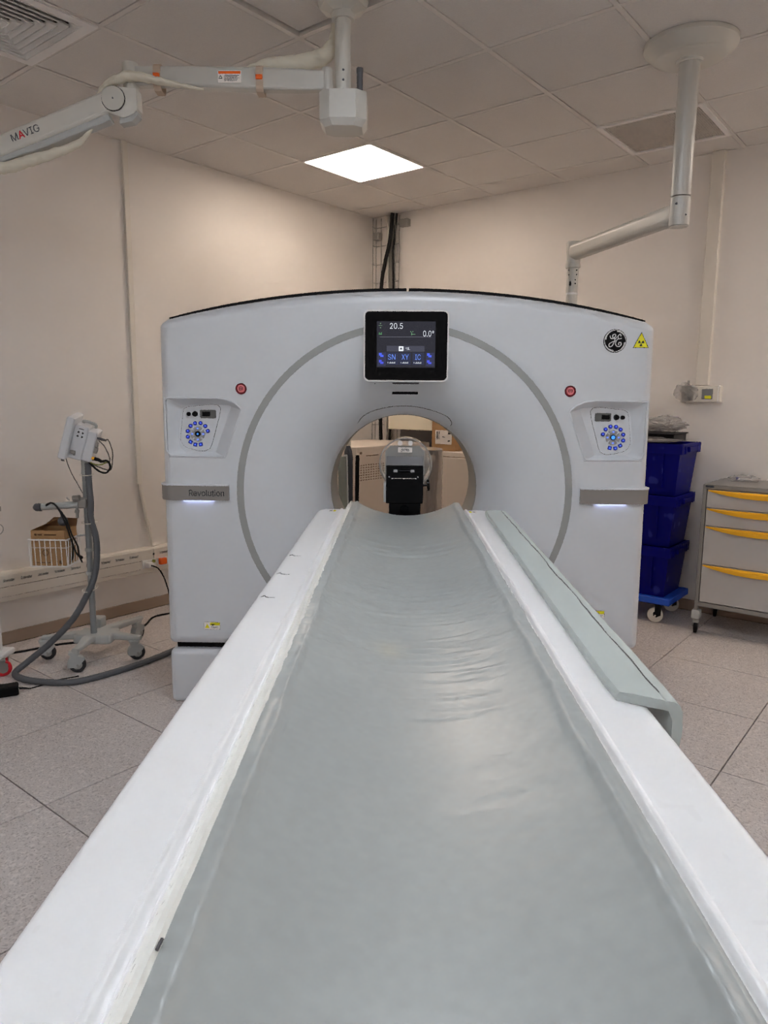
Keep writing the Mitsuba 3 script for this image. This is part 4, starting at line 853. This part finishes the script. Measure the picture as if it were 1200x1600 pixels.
for x, y, a in cs:
    caster(tl, x, y, a+180)
    v = np.array([x, y, 0.125])-hubp; L_ = np.linalg.norm(v); d = v/L_; n_ = np.array([-d[1], d[0], 0])
    e = hubp+d*(L_-0.03); mid = hubp+d*0.10+[0, 0, 0.012]
    ptsA = []
    for c_, w, h in ((hubp, 0.052, 0.026), (mid, 0.040, 0.026), (e+[0, 0, 0.0], 0.028, 0.02)):
        ptsA.append((c_, w, h))
    rings = []
    for c_, w, h in ptsA+[(e+d*0.055, 0.024, 0.016)]:
        pl = rr_pts(2*w*0.72, 2*h*0.75, 0.010, 3); rings.append([c_+n_*q[0]+np.array([0, 0, q[1]]) for q in pl])
    part(tl, 'base_leg', loft(rings), 'm_trolley', 40)
part(tl, 'base_block', rbx(PX-0.10, PX+0.11, PY-0.05, PY+0.10, 0.10, 0.152, 0.016), 'm_trolley', 40)
part(tl, 'counterweight', rbx(PX-0.06, PX+0.0, PY+0.10, PY+0.18, 0.10, 0.20, 0.01, 1), 'm_trolley', 40)
part(tl, 'pole', cyl((PX, PY, 0.14), (PX, PY, 1.14), 0.0165, 20), 'm_trolley_pole')
part(tl, 'pole_neck', cyl((PX+0.004, PY, 1.03), (PX+0.012, PY, 1.13), 0.024, 18, 0.021), 'm_trolley')
for z in (0.49, 0.62): part(tl, 'clamp_ring', lathe([(0.016, z-0.008), (0.023, z-0.008), (0.023, z+0.008), (0.016, z+0.008)], 20, (PX, PY, 0), closed=True), 'm_trolley')
for z in (0.49, 0.62): part(tl, 'clamp_screw', cyl((PX+0.02, PY-0.01, z), (PX+0.045, PY-0.015, z+0.002), 0.006, 8), 'm_trolley')
# monitor head
hd = trimesh.transformations.rotation_matrix(math.radians(17), [0, 1, 0]); hd[:3, 3] = [PX-0.012, PY, 1.222]
hd = hd@rot([0, 0, 1], 14)
kk = part(tl, 'monitor_front', mv(bx(-0.066, -0.026, -0.15, 0.10, -0.108, 0.114, 0.006), hd), 'm_monitor', 35)
kb = part(tl, 'monitor_body', mv(bx(-0.028, 0.042, -0.105, 0.08, -0.100, 0.080, 0.006), hd), 'm_monitor')
kr = part(tl, 'monitor_rear', mv(bx(0.040, 0.088, -0.10, 0.075, -0.098, 0.062, 0.005), hd), 'm_monitor')
part(kb, 'handle', mv(tube([(-0.005, 0.0, 0.078), (0.0, 0.0, 0.092), (0.055, 0.0, 0.088), (0.06, 0.0, 0.07)], 0.008, 8), hd), 'm_trolley')
for i_ in range(2):
    for j_ in range(2): part(kb, 'vent_hole', mv(cyl((0, 0, 0), (0, 0, 0.002), 0.0052, 10), hd@face_m(-0.002+0.021*i_, -0.105, 0.044-0.021*j_)), 'm_ink')
part(kb, 'print_line', mv(bx(-0.012, 0.012, -0.002, 0.002, 0, 0.001), hd@face_m(0.008, -0.105, 0.062)), 'm_dark_grey', False)
part(kb, 'bracket', mv(cat_([bx(-0.014, 0.012, -0.012, 0.006, 0, 0.016, 0.003), bx(0.004, 0.014, -0.02, -0.008, 0, 0.012, 0.002)]), hd@face_m(-0.005, -0.105, -0.060)), 'm_steel')
part(kk, 'knob', mv(cyl((-0.04, -0.13, -0.118), (-0.04, -0.13, -0.104), 0.009, 12), hd), 'm_dark_grey')
part(kr, 'connector', mv(cat_([bx(0.088, 0.102, -0.095, -0.07, -0.01, 0.012, 0.002), bx(0.088, 0.106, -0.095, -0.065, -0.045, -0.015, 0.002)]), hd), 'm_steel')
part(kr, 'brass_terminal', mv(cyl((0.086, -0.09, -0.072), (0.108, -0.09, -0.072), 0.008, 10), hd), 'm_yellow')
def HP(x, y, z): return (hd@np.array([x, y, z, 1.0]))[:3]
part(tl, 'plug_lead', tube([HP(0.09, -0.085, 0.035), HP(0.11, -0.09, 0.036), HP(0.135, -0.09, 0.036)], [0.006, 0.0075, 0.005], 8, 4), 'm_dark_grey')
part(tl, 'signal_cable', tube([HP(0.13, -0.09, 0.036), (-1.525, 3.74, 1.215), (-1.507, 3.74, 1.16), (-1.512, 3.75, 1.115), (-1.53, 3.76, 1.06), (-1.60, 3.79, 1.07), (-1.664, 3.80, 1.098)], 0.0033, 6), 'm_cable_grey')
part(tl, 'signal_cable', tube([HP(0.10, -0.09, 0.026), (-1.545, 3.74, 1.18), (-1.522, 3.74, 1.12), (-1.540, 3.75, 1.098), (-1.62, 3.78, 1.108), (-1.668, 3.80, 1.100)], 0.0030, 6), 'm_cable_grey')
part(tl, 'plug_lead', tube([HP(0.10, -0.09, -0.072), HP(0.125, -0.09, -0.074), HP(0.14, -0.09, -0.08)], [0.009, 0.009, 0.006], 8, 4), 'm_black')
part(tl, 'power_cable', tube([HP(0.135, -0.09, -0.078), (-1.535, 3.74, 1.108), (-1.522, 3.74, 1.075), (-1.55, 3.75, 1.045), (-1.60, 3.77, 1.055), (-1.655, 3.79, 1.098)], 0.0052, 8), 'm_cable')
part(tl, 'earth_cable', tube([(-1.655, 3.79, 1.098), (-1.61, 3.77, 1.086), (-1.57, 3.75, 1.088), (-1.535, 3.74, 1.104)], 0.0034, 6), 'm_cable_green')
part(tl, 'thin_cable', tube([HP(-0.03, -0.10, -0.06), HP(-0.03, -0.115, -0.10), (-1.730, 3.74, 1.05), (-1.715, 3.78, 0.98), (-1.70, 3.80, 0.93)], 0.0022, 6), 'm_cable_grey')
# handle with clamp
hk = part(tl, 'handle', cyl((-1.715, PY-0.045, 0.872), (-1.905, PY-0.06, 0.860), 0.0185, 18), 'm_trolley')
part(hk, 'end_cap', lathe([(0.0, -0.004), (0.012, -0.003), (0.021, 0.008), (0.0215, 0.036), (0.0, 0.036)], 18, (-1.943, PY-0.062, 0.858), 'x'), 'm_dark_grey')
part(tl, 'clamp', cat_([rbx(-1.745, -1.672, PY-0.055, PY+0.02, 0.852, 0.905, 0.01, 1), cyl((-1.735, PY-0.06, 0.905), (-1.700, PY-0.06, 0.91), 0.016, 12), cyl((-1.76, PY-0.05, 0.895), (-1.775, PY-0.05, 0.91), 0.004, 6), bx(-1.728, -1.715, PY-0.06, PY-0.045, 0.80, 0.86, 0.003), cyl((-1.722, PY-0.06, 0.83), (-1.715, PY-0.06, 0.845), 0.012, 12)]), 'm_steel')
part(tl, 'hanging_knob', cat_([trimesh.creation.icosphere(2, 0.026).apply_translation((-1.797, PY-0.06, 0.785)), cyl((-1.80, PY-0.06, 0.80), (-1.815, PY-0.055, 0.855), 0.004, 6)]), 'm_hose')
for q_ in range(2):
    o = 0.012*q_
    part(tl, 'hanging_cable', tube([(-1.875, PY-0.075, 0.868+o/3), (-1.845, PY-0.08, 0.885), (-1.815, PY-0.085, 0.868), (-1.775+o, PY-0.095, 0.80), (-1.748+o, PY-0.10, 0.72), (-1.738+2*o, PY-0.09, 0.66), (-1.746+3*o, PY-0.08, 0.60), (-1.762+5*o, PY-0.07, 0.565)], 0.0042, 6), 'm_cable')
part(tl, 'hanging_cable', tube([(-1.742, PY-0.09, 0.69), (-1.728, PY-0.08, 0.62), (-1.712, PY-0.05, 0.585)], [0.003, 0.004, 0.010], 6), 'm_cable')
# basket
bk = thing('wire_basket', 'white wire basket hung on the trolley pole', 'basket')
X0, X1, Yb0, Yb1, Zb0, Zb1 = -1.956, -1.752, PY-0.13, PY+0.04, 0.552, 0.696
IN = 0.006
def loop(z, i): return [(X0+i, Yb0+i, z), (X1-i, Yb0+i, z), (X1-i, Yb1-i, z), (X0+i, Yb1-i, z), (X0+i, Yb0+i, z)]
def wire(pts, r): return cat_([cyl(pts[i], pts[i+1], r, 6) for i in range(len(pts)-1)])
part(bk, 'rim', wire(loop(Zb1, 0), 0.004), 'm_white'); part(bk, 'bottom_loop', wire(loop(Zb0, IN), 0.003), 'm_white'); part(bk, 'middle_loop', wire(loop((Zb0+Zb1)/2+0.03, IN*0.4), 0.002), 'm_white')
for i_ in range(8):
    x = X0+0.004+(X1-X0-0.008)*i_/7
    part(bk, 'wire', wire([(x, Yb0, Zb1), (x, Yb0+IN, Zb0), (x, Yb1-IN, Zb0), (x, Yb1, Zb1)], 0.0025), 'm_white')
for i_ in range(5):
    y = Yb0+0.006+(Yb1-Yb0-0.012)*(i_+0.5)/5
    part(bk, 'wire', wire([(X0, y, Zb1), (X0+IN, y, Zb0), (X1-IN, y, Zb0), (X1, y, Zb1)], 0.0025), 'm_white')
part(bk, 'hook', wire([(X1, Yb1-0.05, Zb1), (PX-0.012, PY, Zb1+0.005)], 0.005), 'm_trolley')
cbx = thing('open_carton', 'small open cardboard box standing in the white wire basket', 'cardboard box')
cx0, cx1, cy0, cy1, cz0, cz1 = X0+0.012, X1-0.014, Yb0+0.012, Yb1-0.014, Zb0+0.004, 0.744
ob = man(bx(cx0, cx1, cy0, cy1, cz0, cz1))-man(bx(cx0+0.004, cx1-0.004, cy0+0.004, cy1-0.004, cz0+0.004, cz1+0.1))
part(cbx, 'box', mman(ob), 'm_card', False)
part(cbx, 'flap', hull([(cx0, cy0, cz1), (cx0, cy1, cz1), (cx0+0.09, cy1, cz1+0.045), (cx0+0.002, cy0, cz1), (cx0+0.002, cy1, cz1-0.002), (cx0+0.09, cy1+0.002, cz1+0.043)]), 'm_card', False)
part(cbx, 'flap', hull([(cx0, cy1, cz1), (cx1, cy1, cz1), (cx1, cy1+0.02, cz1+0.04), (cx0+0.05, cy1+0.02, cz1+0.045), (cx0, cy1+0.003, cz1), (cx1, cy1+0.003, cz1)]), 'm_card_in', False)
part(cbx, 'print_mark', mv(cat_([bx(0, 0.012, 0, 0.011, 0, 0.0005), bx(0.018, 0.040, 0.001, 0.009, 0, 0.0005), bx(0.052, 0.115, 0.001, 0.008, 0, 0.0005)]), face_m(cx0+0.018, cy0-0.0002, 0.716)), 'm_card_ink', False)
part(cbx, 'print_mark', mv(cat_([bx(0.0, 0.016, 0, 0.018, 0, 0.0005), mv(Point(0, 0) and extr(Point(0, 0).buffer(0.017).difference(Point(0, 0).buffer(0.013)), 0.0005), tr(-0.07, 0.06, 0)), bx(-0.12, -0.04, 0.004, 0.008, 0, 0.0005)]), face_m(cx1-0.036, cy0-0.0002, cz0+0.01)), 'm_card_ink', False)
# hoses and floor cables
hs = solo('corrugated_hose', tube([(-1.664, PY-0.02, 1.09), (-1.660, PY-0.03, 0.98), (-1.652, PY-0.04, 0.88), (-1.656, PY-0.04, 0.80), (-1.633, PY-0.045, 0.70), (-1.630, PY-0.05, 0.60), (-1.642, PY-0.06, 0.50), (-1.668, PY-0.09, 0.41), (-1.745, 3.70, 0.27), (-1.86, 3.67, 0.145), (-1.965, 3.62, 0.055), (-2.005, 3.57, 0.018), (-1.955, 3.505, 0.016), (-1.85, 3.460, 0.016), (-1.70, 3.445, 0.016), (-1.60, 3.487, 0.016), (-1.45, 3.655, 0.016), (-1.32, 3.87, 0.016), (-1.20, 4.15, 0.016), (-1.12, 4.45, 0.016)], 0.0165, 14, 10), 'm_hose', 'thick grey hose strapped to the trolley pole and looping over the floor', 'hose', 40)
for z in (1.03, 0.775, 0.415):
    hx_ = {1.03: -1.663, 0.775: -1.650, 0.415: -1.667}[z]; hy_ = {1.03: PY-0.026, 0.775: PY-0.041, 0.415: PY-0.088}[z]
    ring = [((PX+hx_)/2+(0.021+abs(hx_-PX)/2)*math.cos(a), (PY+hy_)/2+(0.021+abs(hy_-PY)/2)*math.sin(a), z+0.004*math.sin(a)) for a in np.linspace(0, 2*math.pi, 18)]
    part('corrugated_hose', 'cable_tie', tube(ring, 0.0022, 6, 2), 'm_nylon')
solo('floor_cable', tube([(-1.75, 3.46, 0.006), (-1.66, 3.50, 0.006), (-1.56, 3.575, 0.006), (-1.44, 3.71, 0.006), (-1.33, 3.90, 0.006), (-1.2, 4.2, 0.006)], 0.0055, 8), 'm_hose', 'thin grey cable lying along the thick hose on the floor', 'cable')
solo('floor_cable', tube([(-2.6, 3.70, 0.006), (-2.196, 3.883, 0.006), (-2.05, 4.00, 0.006), (-1.95, 4.06, 0.006), (-1.80, 4.11, 0.006), (-1.66, 4.20, 0.006), (-1.62, 4.42, 0.006), (-1.62, 4.60, 0.006), (-1.50, 4.70, 0.006), (-1.3, 4.75, 0.006)], 0.006, 8), 'm_cable', 'black cable on the floor behind the trolley running to the scanner', 'cable')
ad = thing('power_adapter', 'black mains adapter on the floor at the left edge', 'power adapter')
am = rot([0, 0, 1], 28); am[:3, 3] = [-1.925, 3.315, 0]
part(ad, 'case', mv(rbx(-0.09, 0.062, -0.034, 0.034, 0.001, 0.050, 0.008, 1), am), 'm_black', 40)
part(ad, 'label', mv(bx(0.0618, 0.0626, -0.022, 0.010, 0.012, 0.036), am), 'm_paper', False)
part(ad, 'lead', mv(tube([(0.062, 0.02, 0.018), (0.085, 0.022, 0.014), (0.11, 0.03, 0.005), (0.16, 0.05, 0.004), (0.24, 0.09, 0.004), (0.34, 0.10, 0.004)], [0.006, 0.005, 0.003, 0.003, 0.003, 0.003], 6), am), 'm_cable')
# stand at the left edge with a red castor
st = thing('white_stand', 'white upright stand with a red castor cut off by the left edge', 'stand')
part(st, 'column', rbx(-2.30, -2.108, 3.53, 3.66, 0.09, 1.30, 0.012, 1), 'm_white', 40)
part(st, 'foot_cover', rbx(-2.36, -2.066, 3.49, 3.70, 0.078, 0.112, 0.012, 1), 'm_white', 40)
for x, y, a in ((-2.062, 3.560, 212), (-2.32, 3.66, 100), (-2.32, 3.52, 60), (-2.115, 3.67, 130)): caster(st, x, y, a, 0.042, 0.024, 'm_steel', 'm_red', 0.082, 'm_steel', 0.75)
# marks on the left wall, at the frame's edge
k = thing('wall_sign', 'pale sign with a round symbol on the left wall at the frame edge', 'sign')
part(k, 'sheet', mv(bx(-0.14, 0.03, -0.22, 0.12, 0, 0.0012), wall_left_m(-2.10, 0.77)), 'm_wall', False)
part(k, 'symbol', mv(cat_([extr(Point(0, 0).buffer(0.034).difference(Point(0, 0).buffer(0.029)), 0.0008), bx(-0.004, 0.004, -0.012, 0.016, 0, 0.0008)]), wall_left_m(-2.11, 0.683, 0.0012)), 'm_grey_plate', False)
part(k, 'letter_mark', mv(bx(-0.10, 0.022, -0.014, 0.014, 0, 0.0008), wall_left_m(-2.10, 0.80, 0.0012)), 'm_grey_plate', False)

# ================================================================== CRATES (right)
CA, CB = 1.80, 2.695
def cm(z, o=0.0): m = gm(CA, CB, z); return m           # x along EA (crate lies to -x), y along EB (depth)
dl = thing('crate_dolly', 'blue wheeled dolly under the stack of blue crates', 'dolly')
part(dl, 'deck', mv(cat_([bx(-0.60, 0.0, 0.0, 0.035, 0.128, 0.172, 0.004), bx(-0.60, 0.0, 0.365, 0.40, 0.128, 0.172, 0.004), bx(-0.6, -0.565, 0.03, 0.37, 0.128, 0.172, 0.004), bx(-0.035, 0.0, 0.03, 0.37, 0.128, 0.172, 0.004), bx(-0.58, -0.02, 0.02, 0.38, 0.16, 0.17, 0.002)]), cm(0)), 'm_dolly')
for x, y in ((-0.095, 0.03), (-0.095, 0.36), (-0.50, 0.03), (-0.50, 0.36)):
    q = (cm(0)@np.array([x, y, 0, 1]))[:3]
    caster(dl, q[0], q[1], -20, 0.050, 0.032, 'm_black', 'm_nylon', 0.128, 'm_nylon', 0.42)
def taper(x0, x1, y0, y1, z0, z1, t_):
    return hull([(x0+t_, y0+t_, z0), (x1-t_, y0+t_, z0), (x1-t_, y1-t_, z0), (x0+t_, y1-t_, z0), (x0, y0, z1), (x1, y0, z1), (x1, y1, z1), (x0, y1, z1)])
for k_, (z0, z1, lab_) in enumerate([(0.172, 0.505, 'blue plastic crate at the bottom of the stack on the dolly'), (0.505, 0.838, 'blue plastic crate in the middle of the stack of three'), (0.838, 1.172, 'blue plastic crate on top of the stack under the plastic bags')]):
    c = thing('storage_crate', lab_, 'crate', 'blue crates stacked on the dolly'); j = 0.012*(k_-1)
    m = cm(0)@tr(j, 0.006*k_, 0)
    sh = man(taper(-0.585, -0.015, 0.015, 0.385, z0, z1-0.01, 0.028))-man(taper(-0.58, -0.020, 0.020, 0.38, z0+0.006, z1, 0.028))
    part(c, 'shell', mv(mman(sh), m), 'm_crate', False)
    rim = extr(sbox(-0.6, 0.0, 0.0, 0.4).buffer(-0.012).buffer(0.012).difference(sbox(-0.578, 0.022, -0.022, 0.378)), 0.016, z1-0.018)
    part(c, 'rim', mv(rim, m), 'm_crate', False)
    part(c, 'rim_skirt', mv(extr(sbox(-0.597, 0.003, -0.003, 0.397).difference(sbox(-0.592, 0.008, -0.008, 0.392)), 0.05, z1-0.066), m), 'm_crate', False)
    for yy in (0.06, 0.33): part(c, 'rim_rib', mv(bx(-0.006, 0.004, yy-0.004, yy+0.004, z1-0.066, z1-0.016, 0.001), m), 'm_crate', False)
    for xx in (-0.12, -0.30, -0.48): part(c, 'rib', mv(bx(xx-0.004, xx+0.004, 0.006, 0.03, z0+0.05, z1-0.05, 0.001), m), 'm_crate', False)
    part(c, 'hand_grip', mv(bx(-0.004, 0.012, 0.12, 0.28, z1-0.055, z1-0.022, 0.004), m), 'm_crate', False)
    if k_: part(c, 'label_holder', mv(bx(-0.001, 0.0035, 0.30, 0.36, z1-0.062, z1-0.022, 0.001), m@tr(0.004, 0, 0)), 'm_crate', False)
part('storage_crate_002', 'crate_floor', mv(bx(-0.575, -0.02, 0.02, 0.38, 1.145, 1.150), cm(0)), 'm_crate', False)
tr_ = thing('black_tray', 'flat black tray under the plastic bags on the top crate', 'tray')
part(tr_, 'dish', mv(bx(-0.42, -0.075, 0.10, 0.36, 1.176, 1.228, 0.005), cm(0)), 'm_black'); part(tr_, 'lip', mv(bx(-0.43, -0.065, 0.09, 0.37, 1.226, 1.234, 0.002), cm(0)), 'm_rubber')
for q, (x, y, z, sx, sy, sz, lb) in enumerate([(-0.20, 0.22, 1.285, 0.15, 0.12, 0.048, 'crumpled clear plastic bag of parts on the black tray'), (-0.49, 0.18, 1.262, 0.10, 0.16, 0.080, 'crumpled clear plastic bag beside the scanner on the top crate'), (-0.22, 0.03, 1.192, 0.20, 0.045, 0.016, 'flat clear plastic sleeve over the front rim of the top crate')]):
    c = thing('plastic_bag', lb, 'plastic bag')
    part(c, 'film', mv(crumple(sx, sy, sz, 0.75, 20+q, 4, 10), tr(x, y, z), cm(0)), 'm_plastic', False)
    part(c, 'contents', mv(crumple(sx*0.6, sy*0.6, sz*0.55, 0.7, 40+q, 3, 8), tr(x+0.02, y, z-sz*0.2), cm(0)), 'm_cab_white' if q != 1 else 'm_grey_plate', False)

# ================================================================== DRAWER CABINET (right)
dc = thing('drawer_cabinet', 'steel wheeled cabinet with four drawers and curved yellow handles', 'cabinet')
def dm(a=2.09, z=0.0, o=0.0): return wall_back_m(a, z, o, 2.635)
DW = 0.62
part(dc, 'top_plate', mv(bx(-0.012, DW+0.012, 0.912, 0.940, -0.475, 0.008, 0.004), dm()), 'm_steel')
part(dc, 'left_post', mv(bx(-0.012, 0.010, 0.14, 0.915, -0.03, 0.006, 0.003), dm()), 'm_steel')
part(dc, 'right_post', mv(bx(DW-0.010, DW+0.012, 0.14, 0.915, -0.03, 0.006, 0.003), dm()), 'm_steel')
part(dc, 'rear_post', mv(bx(-0.012, 0.010, 0.14, 0.915, -0.475, -0.445, 0.003), dm()), 'm_steel')
part(dc, 'rear_post', mv(bx(DW-0.01, DW+0.012, 0.14, 0.915, -0.475, -0.445, 0.003), dm()), 'm_steel')
part(dc, 'carcass', mv(bx(0.0, DW, 0.20, 0.912, -0.465, -0.018), dm()), 'm_cab_white', False)
part(dc, 'bottom_rail', mv(bx(-0.012, DW+0.012, 0.176, 0.204, -0.475, 0.006, 0.003), dm()), 'm_steel')
part(dc, 'badge', mv(bx(0.004, 0.050, 0.922, 0.934, 0.008, 0.0095), dm()), 'm_bottle', False)
for z0, z1 in ((0.799, 0.908), (0.688, 0.795), (0.447, 0.684), (0.208, 0.443)):
    d = part(dc, 'drawer', mv(bx(0.014, DW-0.014, z0, z1, -0.018, 0.004, 0.003), dm()), 'm_cab_white')
    n_ = 25; rings = []
    for i_ in range(n_):
        u = i_/(n_-1); bow = 4*u*(1-u); x = 0.018+(DW-0.036)*u; h = 0.004+0.030*bow; dpt = 0.004+0.026*bow
        rings.append([(x, z1-0.002, 0.003), (x, z1-0.002, 0.003+dpt*0.6), (x, z1-0.002-h*0.25, 0.003+dpt), (x, z1-0.002-h, 0.003+dpt*0.92), (x, z1-0.004-h, 0.003+dpt*0.8), (x, z1-0.002-h*0.4, 0.003)])
    part(d, 'handle', mv(loft(rings), dm()), 'm_yellow', 30)
for x, y in ((-0.0, -0.012), (-0.0, -0.46), (DW, -0.012), (DW, -0.46)):
    q = dm()@np.array([x, 0, y, 1]); 
    caster(dc, q[0], q[1], 67, 0.046, 0.024, 'm_steel', 'm_black', 0.135, 'm_dark_grey')
    part(dc, 'caster_cup', mv(bx(-0.024, 0.024, 0.094, 0.150, -0.026, 0.026, 0.004), dm()@tr(x, 0, y)), 'm_trolley')
pk2 = thing('plastic_pack', 'clear plastic packet with a blue cap lying on the drawer cabinet', 'plastic packet')
part(pk2, 'film', mv(crumple(0.085, 0.022, 0.06, 0.6, 77, 3, 9), tr(0.145, 0.958, -0.33), dm()), 'm_plastic', False)
part(pk2, 'coil', mv(tube([(0.09+0.05*math.cos(a)+0.05, 0.953, -0.33+0.035*math.sin(a)) for a in np.linspace(0, 5.6, 12)], 0.004, 6, 4), dm()), 'm_white')
part(pk2, 'blue_cap', mv(trimesh.creation.icosphere(2, 0.009).apply_translation((0.105, 0.958, -0.305)), dm()), 'm_key_blue')
